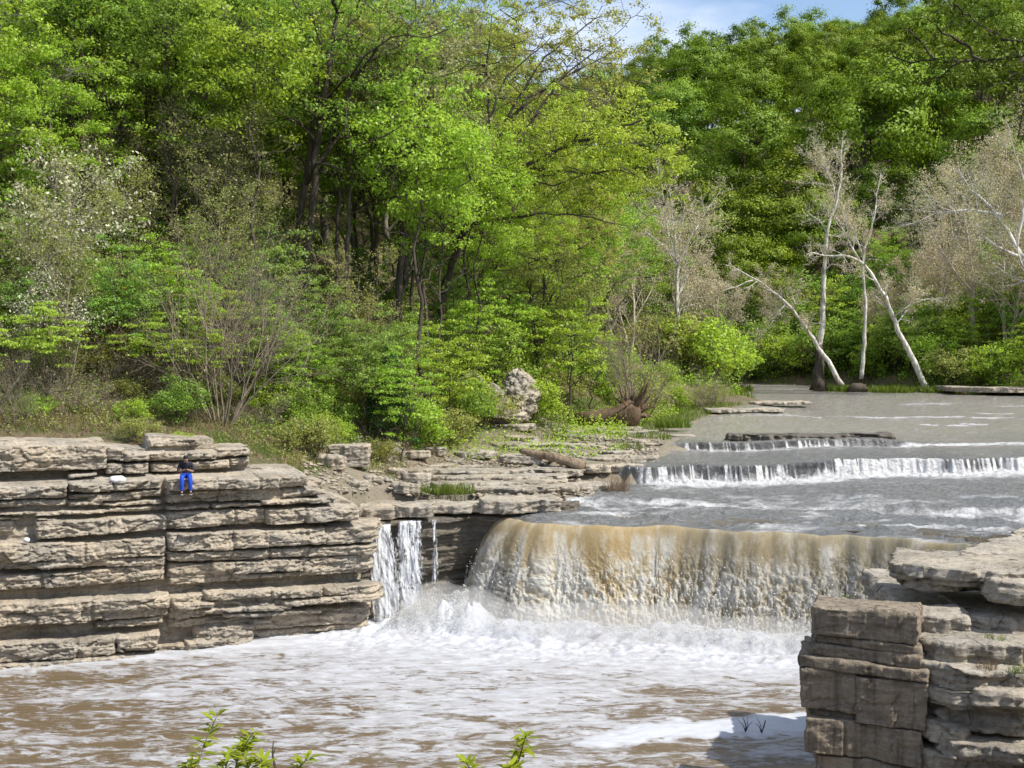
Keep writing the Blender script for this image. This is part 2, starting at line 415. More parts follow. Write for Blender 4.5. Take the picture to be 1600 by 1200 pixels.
def _look(k, x, y):
    xs, ys, A = GRID['x'], GRID['y'], GRID[k]
    i = min(max(int(np.searchsorted(xs, x)) - 1, 0), len(xs) - 2); j = min(max(int(np.searchsorted(ys, y)) - 1, 0), len(ys) - 2)
    u = (x - xs[i]) / (xs[i + 1] - xs[i]); v = (y - ys[j]) / (ys[j + 1] - ys[j])
    return float((A[j, i] * (1 - u) + A[j, i + 1] * u) * (1 - v) + (A[j + 1, i] * (1 - u) + A[j + 1, i + 1] * u) * v)
def gz(x, y): return _look('z', x, y)

# ------------------------------------------------------------------ ground sheet
def build_ground():
    def axis(lo, hi, c, n, k):
        t = np.linspace(-1, 1, n); s = np.sinh(k * t) / math.sinh(k)
        return np.where(s < 0, c + s * (c - lo), c + s * (hi - c))
    xs = axis(-420, 480, 2, 430, 3.6); ys = axis(-90, 760, 48, 430, 3.2)
    X, Y = np.meshgrid(xs, ys); x, y = X.ravel(), Y.ravel()
    z = ground(x, y)
    sr = sdist(RIVER, x, y)
    GRID.update(x=xs, y=ys, z=z.reshape(X.shape), d=np.minimum(sr, sdist(POOL, x, y)).reshape(X.shape))
    m, nt, out = mat('forest_floor'); g = N(nt); p = g.pos()
    n1 = g.noise(p, 0.35, 5, 0.6); n2 = g.noise(p, 2.6, 6, 0.7); n3 = g.noise(p, 14.0, 5, 0.7)
    c = g.mix(g.ramp(n2, [(0.35, 0.0), (0.65, 1.0)]), (0.115, 0.08, 0.05), (0.235, 0.175, 0.115))
    c = g.mix(g.ramp(n3, [(0.52, 0.0), (0.66, 0.7)]), c, (0.34, 0.26, 0.18))
    c = g.mix(g.ramp(n1, [(0.44, 0.0), (0.60, 0.85)]), c, (0.06, 0.10, 0.02))
    rk = g.attr('rocky')
    c = g.mix(g.math('MULTIPLY', rk, g.ramp(n2, [(0.3, 0.5), (0.55, 1.0)])), c, (0.30, 0.26, 0.20))
    nt.links.new(g.bsdf(c, 0.95, g.bump(g.math('ADD', n2, n3), 0.9, 0.12), 0.15), out.inputs[0])
    rocky = sstep(5.0, 0.5, sr) * sstep(120, 60, y)
    rocky = np.maximum(rocky, sstep(6.6, 5.2, z) * (x > -8) * (y < 75) * 0.9)
    me = make_mesh('ground', np.stack([x, y, z], 1), grid_quads(430, 430), None, [m], True, {'rocky': rocky})
    tag(link('ground', me), kind='structure')
build_ground()

# ------------------------------------------------------------------ left cliff: beds of limestone
def resample(P, step):
    P = np.asarray(P, float); d = np.r_[0, np.cumsum(np.linalg.norm(np.diff(P, axis=0), axis=1))]
    s = np.linspace(0, d[-1], max(2, int(d[-1] / step) + 1))
    return s, np.stack([np.interp(s, d, P[:, k]) for k in range(P.shape[1])], 1)
def smooth_path(P, step, it):
    s, Q = resample(P, step)
    for _ in range(it): Q[1:-1] = 0.25 * Q[:-2] + 0.5 * Q[1:-1] + 0.25 * Q[2:]
    d = np.r_[0, np.cumsum(np.linalg.norm(np.diff(Q, axis=0), axis=1))]
    T = np.gradient(Q, axis=0); T /= np.linalg.norm(T, axis=1)[:, None]
    Nn = np.stack([T[:, 1], -T[:, 0]], 1)
    for _ in range(it): Nn[1:-1] = 0.25 * Nn[:-2] + 0.5 * Nn[1:-1] + 0.25 * Nn[2:]
    Nn /= np.linalg.norm(Nn, axis=1)[:, None]
    return d, Q, Nn
CA = onz(0, 1046, 0)[:2]; CB = onz(572, 988, 0)[:2]
CDIR = (CB - CA) / np.linalg.norm(CB - CA); CN = np.array([CDIR[1], -CDIR[0]])
def cliff_sz(px, py):
    """photo pixel -> (distance along the face from CA, height)"""
    d = ray(px, py); o = CA
    t = (o @ CN) / (d[:2] @ CN)
    P = d * t
    return (P[:2] - CA) @ CDIR, CAM_Z + P[2]
BLOCKS = [  # x0, x1, top y at x0, x1, bottom y at x0, x1, how far it stands out
    (-420, 168, 697, 697, 752, 738, -0.75), (-420, 100, 697, 697, 716, 714, -0.95), (60, 168, 713, 712, 729, 727, -0.68), (110, 152, 745, 742, 752, 748, -0.5), (171, 198, 703, 704, 726, 726, -0.95), (199, 237, 710, 712, 727, 726, -0.8), (171, 196, 728, 727, 746, 745, -0.85), (197, 236, 729, 727, 746, 744, -0.7),
    (240, 322, 691, 690, 705, 703, -1.5), (238, 346, 711, 708, 727, 722, -1.15), (347, 402, 706, 705, 722, 718, -1.3), (243, 300, 729, 727, 745, 742, -1.25), (302, 367, 725, 722, 741, 736, -1.2), (370, 402, 720, 719, 734, 732, -1.45),
    (-420, -40, 766, 760, 800, 797, 0.05), (-38, 104, 760, 757, 784, 779, 0.1), (-38, 104, 785, 780, 797, 791, -0.05), (108, 178, 756, 753, 772, 769, -0.02), (180, 252, 753, 748, 770, 765, 0.05), (108, 160, 774, 771, 783, 780, -0.12), (140, 222, 773, 768, 786, 782, 0.0), (162, 252, 787, 780, 794, 789, -0.1), (222, 252, 767, 765, 780, 778, -0.04), (108, 160, 785, 783, 794, 791, -0.06),
    (-420, 54, 799, 799, 806, 806, -0.1), (56, 110, 800, 798, 809, 806, -0.1), (112, 168, 799, 796, 807, 803, -0.06), (170, 254, 795, 790, 803, 799, -0.1), (-420, 30, 809, 808, 815, 814, -0.22), (58, 88, 811, 809, 816, 815, -0.1),
    (58, 168, 815, 810, 844, 836, 0.15), (169, 260, 808, 803, 835, 828, 0.12), (-420, -60, 818, 816, 842, 842, -0.2), (-58, 22, 816, 814, 832, 834, -0.35), (18, 50, 822, 822, 843, 843, -0.6),
    (-420, -90, 852, 850, 893, 892, 0.2), (-88, 130, 849, 846, 880, 876, 0.28), (132, 258, 845, 839, 876, 868, 0.24), (-88, 258, 880, 868, 895, 884, 0.1), (-420, 64, 898, 897, 924, 922, 0.06), (67, 119, 896, 893, 922, 918, 0.1), (121, 256, 892, 881, 918, 907, 0.0),
    (-420, 10, 943, 940, 980, 979, 0.3), (-60, 142, 944, 934, 962, 955, 0.35), (11, 142, 957, 950, 979, 972, 0.24), (144, 262, 934, 926, 958, 950, 0.36), (144, 262, 956, 948, 972, 962, 0.18), (150, 255, 972, 962, 984, 976, 0.02),
    (-420, -70, 1006, 1004, 1075, 1065, 0.38), (-68, 118, 1003, 997, 1038, 1026, 0.36), (-68, 80, 1036, 1028, 1066, 1050, 0.46), (82, 240, 1026, 1016, 1052, 1030, 0.44), (120, 180, 997, 991, 1026, 1020, 0.3), (182, 246, 991, 985, 1018, 1014, 0.4), (246, 300, 1010, 1004, 1034, 1028, 0.05),
    (262, 402, 748, 744, 766, 763, 0.52), (404, 478, 744, 741, 764, 760, 0.46), (262, 340, 766, 763, 788, 784, 0.02), (342, 475, 763, 759, 785, 780, 0.06), (440, 500, 764, 760, 778, 775, 0.25), (262, 325, 791, 788, 798, 796, 0.1), (335, 408, 788, 785, 796, 792, 0.12), (410, 462, 781, 778, 790, 787, 0.4), (464, 522, 778, 775, 788, 785, 0.36),
    (262, 366, 799, 796, 828, 822, 0.0), (368, 415, 796, 794, 822, 819, 0.04), (417, 474, 794, 791, 820, 817, 0.36), (476, 557, 792, 788, 817, 812, 0.42),
    (263, 362, 833, 828, 862, 858, 0.34), (364, 505, 828, 822, 856, 849, 0.42), (507, 586, 822, 817, 850, 846, 0.3), (263, 420, 862, 856, 879, 874, 0.2), (422, 583, 856, 848, 872, 866, 0.28), (264, 385, 880, 876, 916, 908, 0.04), (330, 470, 877, 872, 898, 892, 0.24), (472, 582, 870, 864, 896, 890, 0.12), (380, 582, 896, 888, 906, 896, 0.0),
    (266, 400, 930, 922, 968, 958, 0.1), (402, 578, 922, 910, 946, 936, 0.2), (320, 420, 922, 918, 936, 931, 0.5), (422, 500, 918, 914, 933, 929, 0.56), (502, 574, 914, 910, 930, 925, 0.5), (272, 330, 939, 936, 950, 946, 0.5), (316, 452, 948, 940, 956, 950, 0.46), (440, 580, 935, 922, 946, 936, 0.52), (350, 500, 957, 948, 966, 957, 0.36), (266, 400, 966, 962, 984, 978, -0.15),
    (304, 396, 980, 972, 1008, 1004, 0.12), (290, 352, 1000, 998, 1022, 1018, 0.3), (354, 394, 998, 994, 1016, 1012, 0.24), (292, 334, 1016, 1014, 1030, 1026, 0.2), (396, 600, 962, 944, 988, 976, -0.12), (396, 610, 988, 974, 1016, 998, -0.28),
]
def build_left_cliff():
    path = [CA - CDIR * 13, CB - CDIR * 0.0, CB + np.array([0.12, 0.7]), CB + np.array([0.1, 3.0])]
    s, Q, Nn = smooth_path(path, 0.034, 14)
    s = s - 13.0
    slen = np.linalg.norm(CB - CA)
    kx = [-14, -6, 0] + [cliff_sz(q, 720)[0] for q in (168, 170, 238, 240, 346, 348, 402, 406, 478, 481, 520, 523, 557, 560)] + [slen, slen + 4]
    kz = [7.5, 7.5] + [cliff_sz(*q)[1] for q in ((0, 695), (168, 695), (170, 702), (238, 709), (240, 689), (346, 690), (348, 705), (402, 704), (406, 739), (478, 739), (481, 757), (520, 757), (523, 774), (557, 786), (560, 790), (574, 816))] + [4.05]
    ztop_all = np.interp(s, kx, kz) + 0.06 * fbm(s * 1.5, 0, 0, 12, 3)
    S = np.repeat(s[None], 310, 0); Zu = np.linspace(-0.9, 7.75, 310)[:, None] + 0 * S; Z = np.minimum(Zu, ztop_all[None]); over = Zu - Z
    d = np.full(S.shape, -0.55) + 0.12 * fbm(S * 1.2, Z * 3, 0, 11, 3)
    ztop_main = np.interp(S, [-14, 0, cliff_sz(260, 750)[0], cliff_sz(478, 740)[0], cliff_sz(482, 760)[0], cliff_sz(522, 775)[0], cliff_sz(560, 790)[0], slen, slen + 4],
                          [cliff_sz(-200, 766)[1]] + [cliff_sz(*q)[1] for q in ((0, 758), (260, 748), (478, 742), (482, 761), (522, 776), (560, 789), (586, 817))] + [4.05])
    back = Z > ztop_main + 0.015
    d = np.where(back, -1.75 - 0.25 * np.abs(fbm(S * 0.6, Z, 0, 31, 3)), d)
    wob0 = 0.018 * fbm(S * 1.1, Z * 0.4, 0, 21, 4) + 0.012 * vn(S * 6, Z * 3, 0, 22)
    c1, g1 = chunks(S * 0.75 + 0.25 * fbm(S, Z * 2, 0, 43, 2), Z * 1.9 + 0.3 * vn(S * 0.5, 0, 0, 44), 45)
    c2, g2 = chunks(S * 2.2 + 0.3 * fbm(S * 2, Z * 4, 0, 46, 2), Z * 5.5 + 0.4 * vn(S, 0, 0, 47), 48)
    c3, g3 = chunks(S * 6.0 + 0.3 * vn(S * 5, Z * 9, 0, 49), Z * 13.0, 50)
    big_f = 0.12 * fbm(S * 0.9, Z * 2.2, 0, 26, 4) + 0.10 * c1 + 0.055 * c2 + 0.024 * c3 - 0.05 * sstep(0.08, 0.0, g1) - 0.02 * sstep(0.1, 0.0, g2)
    for i, (x0, x1, ta, tb, ba, bb, p) in enumerate(BLOCKS):
        s0, zt0 = cliff_sz(x0, ta); s1, zt1 = cliff_sz(x1, tb)
        _, zb0 = cliff_sz(x0, ba); _, zb1 = cliff_sz(x1, bb)
        if x0 < -300: s0 = -14
        if x1 > 570: s1 = slen + (3.2 if x1 > 585 else 0.5) 
        t = (S - s0) / (s1 - s0); wob = wob0 + 0.022 * cellrnd(S * 1.1 + i * 5.77, 20 + i)
        zt = zt0 + (zt1 - zt0) * np.clip(t, -0.2, 1.1) + wob; zb = zb0 + (zb1 - zb0) * np.clip(t, -0.2, 1.1) + wob
        side = 0.03 * vn(Z * 4, i * 7.3, 0, 23)
        es = np.minimum(S - s0 + side + 0.03, s1 - S + side + 0.03)
        ez = np.minimum(zt - Z, Z - zb); e = np.minimum(es, ez)
        rnd = sstep(0.0, 0.04, ez)
        facet = big_f - 0.13 * (1 - sstep(0.0, 0.10, es))
        bulge = -0.10 * np.clip((zt - Z) / (zt - zb + 1e-6) - 0.45, 0, 1) ** 2 * 3
        val = p + facet + bulge
        val = np.where(e > -0.002, -0.5 + (val + 0.5) * rnd if p > -0.4 else -1.9 + (val + 1.9) * rnd, -9)
        d = np.maximum(d, val)
    d = np.where(back, np.minimum(d, -0.5), d)
    strata = 0.022 * vn(S * 0.8, Z * 13, 0, 32) + 0.018 * vn(S * 2.2, Z * 26, 0, 33) + 0.03 * fbm(S * 5, Z * 8, 0, 34, 3) + 0.02 * fbm(S * 14, Z * 18, 0, 35, 2)
    d = d + strata
    d = np.where(over > 0, np.minimum(d, -0.6 - np.clip(over, 0, 1.0) * 2.6), d)
    d[-1] = -3.4
    Zj = Z + 0.012 * fbm(S * 3, Z * 9, 0, 36, 3)
    X = Q[None, :, 0] + Nn[None, :, 0] * d; Y = Q[None, :, 1] + Nn[None, :, 1] * d
    V = np.stack([X, Y, Zj], -1).reshape(-1, 3)
    me = make_mesh('left_cliff', V, grid_quads(*S.shape), None, [M['rock']], False)
    tag(link('cliff', me), 'layered tan limestone cliff rising from the pool on the seated figure\'s side', 'cliff', kind='structure')
build_left_cliff()

def build_fall_wall():
    """rock wall under the lip, behind the water"""
    path = [CB + np.array([-0.6, 1.0]), (-5.1, 45.0), (-3.6, 45.4), (-2.4, 46.0), (-1.4, 46.6), (-0.5, 46.2), (0.7, 45.3), (3, 44.9), (5.8, 44.7), (8.7, 43.7), (10.4, 43.1), (14, 42), (15.6, 40.8), (18.5, 38)]
    s, Q, Nn = smooth_path(path, 0.06, 6)
    zs = np.linspace(-1, 3.98, 120); S, Z = np.meshgrid(s, zs)
    bed = np.floor(Z * 1.9 + 0.15 * vn(S * 0.4, 0, 0, 51))
    d = 0.16 * _hash(bed, bed * 0, bed * 0, 52) + 0.16 * cellrnd(S * 0.8 + bed * 3.3, 53) + 0.1 * fbm(S * 1.4, Z * 3, 0, 54, 4) + 0.05 * vn(S, Z * 14, 0, 55)
    d = d - 0.55 * sstep(3.3, 1.2, Z) * sstep(-.2, 1.0, Z)
    d[-1] = -1.6; d[-2] = 0.1
    V = np.stack([Q[None, :, 0] + Nn[None, :, 0] * d, Q[None, :, 1] + Nn[None, :, 1] * d, Z + 0 * d], -1).reshape(-1, 3)
    me = make_mesh('rock_wall', V, grid_quads(*S.shape), None, [M['rock_wet']], False)
    tag(link('cliff', me), 'dark wet rock wall under the lip of the waterfall', 'cliff', kind='structure')
build_fall_wall()

# ------------------------------------------------------------------ slabs of bedded rock
def slab_mesh(mb, outline, z0, z1, seed, rough=0.06, dens=0.07, under=0.0, wob=0.12, tilt=(0, 0), facet=0.1):
    outline = np.asarray(outline, float)
    area = 0.5 * np.sum(outline[:, 0] * np.roll(outline[:, 1], -1) - np.roll(outline[:, 0], -1) * outline[:, 1])
    if area < 0: outline = outline[::-1]
    P = np.concatenate([outline, outline[:1]])
    d = np.r_[0, np.cumsum(np.linalg.norm(np.diff(P, axis=0), axis=1))]
    n = max(24, int(d[-1] / dens)); s = np.linspace(0, d[-1], n, endpoint=False)
    Q = np.stack([np.interp(s, d, P[:, k]) for k in range(2)], 1)
    for _ in range(2): Q = 0.25 * np.roll(Q, 1, 0) + 0.5 * Q + 0.25 * np.roll(Q, -1, 0)
    T = np.roll(Q, -1, 0) - np.roll(Q, 1, 0); T /= np.linalg.norm(T, axis=1)[:, None] + 1e-9
    Nn = np.stack([T[:, 1], -T[:, 0]], 1)
    j = wob * fbm(Q[:, 0] * 0.9, Q[:, 1] * 0.9, seed * 1.7, seed, 4) + facet * cellrnd(s * 1.2, seed) + 0.5 * facet * cellrnd(s * 3.3, seed + 1)
    Q = Q + Nn * j[:, None]
    c = Q.mean(0)
    h = z1 - z0; nz = max(5, int(h / max(0.035, dens * 0.6)))
    zz = np.linspace(0, 1, nz)
    rows = []
    for v in zz:
        z = z0 + v * h
        ww = s + 0.15 * vn(s * 2, z * 3, 0, seed + 9)
        off = rough * (0.45 * vn(s * 0.9, z * 12, 0, seed + 2) + 0.35 * vn(s * 2.5, z * 24, 0, seed + 3) + 0.5 * fbm(s * 6, z * 9, 0, seed + 4, 3) + 1.1 * chunks(ww * 0.9, z * 1.8 + 0 * s, seed + 7)[0] + 0.7 * chunks(ww * 2.6, z * 5.5 + 0 * s, seed + 8)[0] + 0.9 * chunks(ww * 1.7, z * 0.7 + 0 * s, seed + 6)[0])
        off = off - under * (1 - v) ** 1.5 - 0.06 * np.clip((v * h - (h - 0.07)) / 0.07, 0, 1) ** 2
        rows.append(np.c_[Q + Nn * off[:, None], np.full(n, z)])
    top = rows[-1][:, :2]
    def ztop(xy): return z1 + 0.05 * fbm(xy[:, 0] * 1.3, xy[:, 1] * 1.3, 0, seed + 5, 4) + 0.03 * np.floor(2.5 * fbm(xy[:, 0] * 0.7, xy[:, 1] * 0.7, 3, seed + 6, 3)) + (xy - c) @ np.array(tilt)
    rows[-1][:, 2] = ztop(top) ; rows[-2][:, 2] = np.minimum(rows[-2][:, 2], rows[-1][:, 2] - 0.01)
    for f in (0.985, 0.96, 0.92, 0.87, 0.8, 0.72, 0.63, 0.53, 0.42, 0.3, 0.17, 0.04):
        xy = c + (top - c) * f
        rows.append(np.c_[xy, ztop(xy)])
    lo = rows[0].copy(); lo[:, :2] = c + (lo[:, :2] - c) * 0.05
    R = [lo] + rows
    V = np.concatenate(R)
    mb.add(V, grid_quads(len(R), n, 0, True))
def px_outline(front, depth, skew=0.0):
    """front edge as (pixel x, distance) pairs left to right, running back by depth"""
    F = [np.array([xat(px, D), D]) for px, D in front]
    b = [f + np.array([skew * depth, depth * (0.9 + 0.2 * ((i * 37) % 10) / 10)]) for i, f in enumerate(F)]
    mid = 0.5 * (F[0] + b[0]) + np.array([-0.12, 0])
    mid2 = 0.5 * (F[-1] + b[-1]) + np.array([0.1, 0])
    return F + [mid2] + b[::-1] + [mid]
def slab_thing(name, label, cat, front, depth, ytop, h, seed, material='rock_grey', group=None, D0=None, z=None, **kw):
    D0 = D0 or front[len(front) // 2][1]
    z1 = z if z is not None else zat(ytop, D0)
    o = px_outline(front, depth); c = np.mean(o, 0)
    mb = MB(); slab_mesh(mb, np.array(o) - c, z1 - h, z1, seed, **kw)
    V = np.concatenate(mb.V); V[:, 2] -= z1 - h
    me = make_mesh(name, V, np.concatenate(mb.Q), None, [M[material]])
    return tag(link(name, me, None, (c[0], c[1], z1 - h)), label, cat, group, 'thing')

def build_mid_rocks():
    S = slab_thing
    G = 'slabs along the bench above the small side falls'
    S('rock_slab', 'blocky tan slab at the cliff corner, above the leftmost thin fall', 'rock slab', [(556, 44.6), (616, 44.8)], 2.2, 794, 0.46, 101, 'rock', G)
    S('rock_slab', 'short dark-fronted slab above the middle of the thin side falls', 'rock slab', [(617, 45.0), (672, 45.1)], 1.9, 790, 0.46, 102, 'rock_grey', G)
    S('rock_slab', 'thin dark slab right of the trickle on the bench', 'rock slab', [(672, 45.9), (756, 46.0)], 1.6, 788, 0.36, 103, 'rock_grey', G)
    S('rock_slab', 'long pale block with stained front beside the lip of the big fall', 'rock slab', [(755, 45.7), (800, 45.6), (872, 46.2)], 1.7, 783, 0.52, 104, 'rock', G, wob=0.06)
    S('rock_slab', 'small wet dark slab where the riffle meets the bench', 'rock slab', [(870, 47.0), (905, 47.4)], 1.2, 786, 0.4, 105, 'rock_wet', G)
    # thin ledges behind the bench
    G = 'thin stacked ledges left of the river'
    D = [('long thin ledge of pale rock beside the side channel', (640, 900), 49.6, 763, 0.24, 2.2, 'rock_grey'),
         ('pale ledge just above the grass tuft, second step up', (680, 888), 50.8, 754, 0.24, 2.2, 'rock'),
         ('broken middle ledge under the fallen log', (612, 882), 52.0, 745, 0.3, 2.4, 'rock_grey'),
         ('grey upper ledge whose right end carries the fallen log', (596, 908), 53.2, 735, 0.34, 2.6, 'rock_grey'),
         ('short topmost ledge fronting the leafy bank', (566, 700), 54.2, 727, 0.32, 2.0, 'rock_grey'),
         ('low dark ledge at the left end of the wide cascade', (866, 1008), 56.0, 731, 0.55, 2.6, 'rock_wet'),
         ('flat wet ledge below the overhanging ledge', (850, 1000), 57.6, 715, 0.3, 3.0, 'rock_grey')]
    for i, (lab, (x0, x1), d, yt, h, dep, mm) in enumerate(D):
        S('rock_ledge', lab, 'rock ledge', [(x0, d + 0.3), (x0 + (x1 - x0) * 0.35, d), (x0 + (x1 - x0) * 0.7, d + 0.1), (x1, d + 0.5)], dep, yt, h, 120 + i, mm, G, under=0.1, wob=0.25, facet=0.16)
    S('rock_ledge', 'long flat ledge with a deep dark overhang', 'rock ledge', [(700, 62.8), (800, 62.2), (930, 62.0), (1052, 62.6)], 3.4, 694, 0.36, 140, 'rock_grey', under=0.35, wob=0.15)
    S('rock_ledge', 'broken dark ledge standing out of the river above the wide cascade', 'rock ledge', [(1138, 63.4), (1200, 63.0), (1300, 62.9), (1404, 63.8)], 1.2, 680, 0.62, 141, 'rock_wet', wob=0.3, facet=0.2)
    S('rock_slab', 'thin flat slab awash beyond the overhanging ledge', 'rock slab', [(900, 66.2), (1086, 66.6)], 1.6, 681, 0.2, 142, 'rock_grey', wob=0.3)
    S('rock_slab', 'pale flat slab in front of the uprooted stump', 'rock slab', [(868, 69.0), (1000, 69.4)], 2.2, 669, 0.26, 143, 'rock', wob=0.3)
    S('rock_slab', 'flat slab beside the dry stems near the leafy bank', 'rock slab', [(742, 66.5), (836, 66.8)], 2.2, 679, 0.4, 144, 'rock_grey', wob=0.3)
    S('rock_slab', 'low dark slab awash in the river, nearest the green point', 'rock slab', [(1110, 84), (1225, 85)], 2.4, 639, 0.22, 145, 'rock_grey', wob=0.5)
    S('rock_slab', 'low brown slab awash out from the bushy point', 'rock slab', [(1180, 96), (1268, 97)], 2.6, 628, 0.22, 146, 'rock', wob=0.5)
    S('rock_slab', 'white flat bedrock shelf at the far right bank', 'rock slab', [(1490, 122), (1560, 119), (1680, 117)], 5, 606, 0.5, 147, 'rock', wob=0.6)
    S('rock_slab', 'thin slab propping the upper end of the fallen log', 'rock slab', [(786, 55.3), (846, 55.2)], 1.2, 712, 0.4, 148, 'rock_grey', wob=0.2)
    rs = random.Random(41); k = 0; tries = 0
    while k < 34 and tries < 900:
        tries += 1
        D_ = rs.uniform(49, 69); px = rs.uniform(570, 1010); x = xat(px, D_); zg = gz(x, D_)
        if zg > 6.3 or _look('d', x, D_) < -0.2 or _look('d', x, D_) > 9: continue
        k += 1; w = rs.uniform(.5, 1.6); a_ = np.linspace(0, 2 * math.pi, 8)[:-1] + rs.random(); mb = MB()
        o_ = np.stack([np.cos(a_) * w, np.sin(a_) * w * rs.uniform(.45, .7)], 1); h_ = rs.uniform(.12, .3)
        slab_mesh(mb, o_, -.15, h_, 400 + k, 0.05, 0.07, 0.04, 0.25, (rs.uniform(-.03, .03), rs.uniform(-.05, .02)), 0.14)
        tag(link('rock_slab', mb.mesh('rock_slab', [M[rs.choice(['rock', 'rock_grey', 'rock_grey'])]]), None, (x, D_, zg)), 'weathered flat slab lying half buried on the low stony bank', 'rock slab', 'flat slabs strewn on the low bank', 'thing')
    # blocks in the broken slope right of the seated figure
    rng = random.Random(5)
    G = 'loose limestone blocks on the broken bank'
    spots = [(492, 735, 34, 'dark split block'), (545, 742, 60, 'broad dark undercut block'), (520, 716, 34, 'pale block'), (556, 702, 26, 'small pale block'), (582, 752, 30, 'mossy block'), (600, 776, 34, 'squat block'), (560, 770, 36, 'flat block'), (636, 752, 40, 'tan block'), (650, 733, 36, 'grey block'), (425, 728, 26, 'rounded block'), (450, 734, 24, 'small tan block'), (520, 757, 44, 'flat split block'), (700, 742, 44, 'long flat block'), (470, 722, 22, 'small grey block'), (620, 728, 30, 'dark block')]
    near = ['right of the seated figure', 'on the scree under the brush', 'below the brown slope', 'at the edge of the slope', 'beside the scree weeds', 'above the cliff corner', 'near the cliff corner', 'behind the grass tuft', 'in the grass margin', 'at the foot of the grass slope', 'next to the rounded block', 'on the cliff shoulder', 'on the ledges by the tuft', 'in the grass above the cliff shoulder', 'under the shrubs']
    for i, (px, py, wpx, lab) in enumerate(spots):
        d = 46.0 + (790 - py) * 0.09; w = wpx / 1800 * d
        mb = MB(); k = rng.uniform(0.5, 0.9)
        a = np.linspace(0, 2 * math.pi, 7)[:-1] + rng.random()
        o = np.stack([np.cos(a) * w * 0.6, np.sin(a) * w * 0.6 * k], 1)
        h = w * rng.uniform(0.36, 0.6)
        p = at(px, py, d); zg = gz(p[0], p[1])
        slab_mesh(mb, o, 0, h, 160 + i, 0.05, 0.06, 0.05, 0.1, (rng.uniform(-.1, .1), rng.uniform(-.15, .05)), 0.08)
        me = mb.mesh('rock', [M[rng.choice(['rock', 'rock_grey', 'rock_grey'])]])
        tag(link('rock', me, None, (p[0], p[1], max(zg - 0.08, p[2] - h - 0.3))), lab + ' ' + near[i], 'rock', G)
build_mid_rocks()

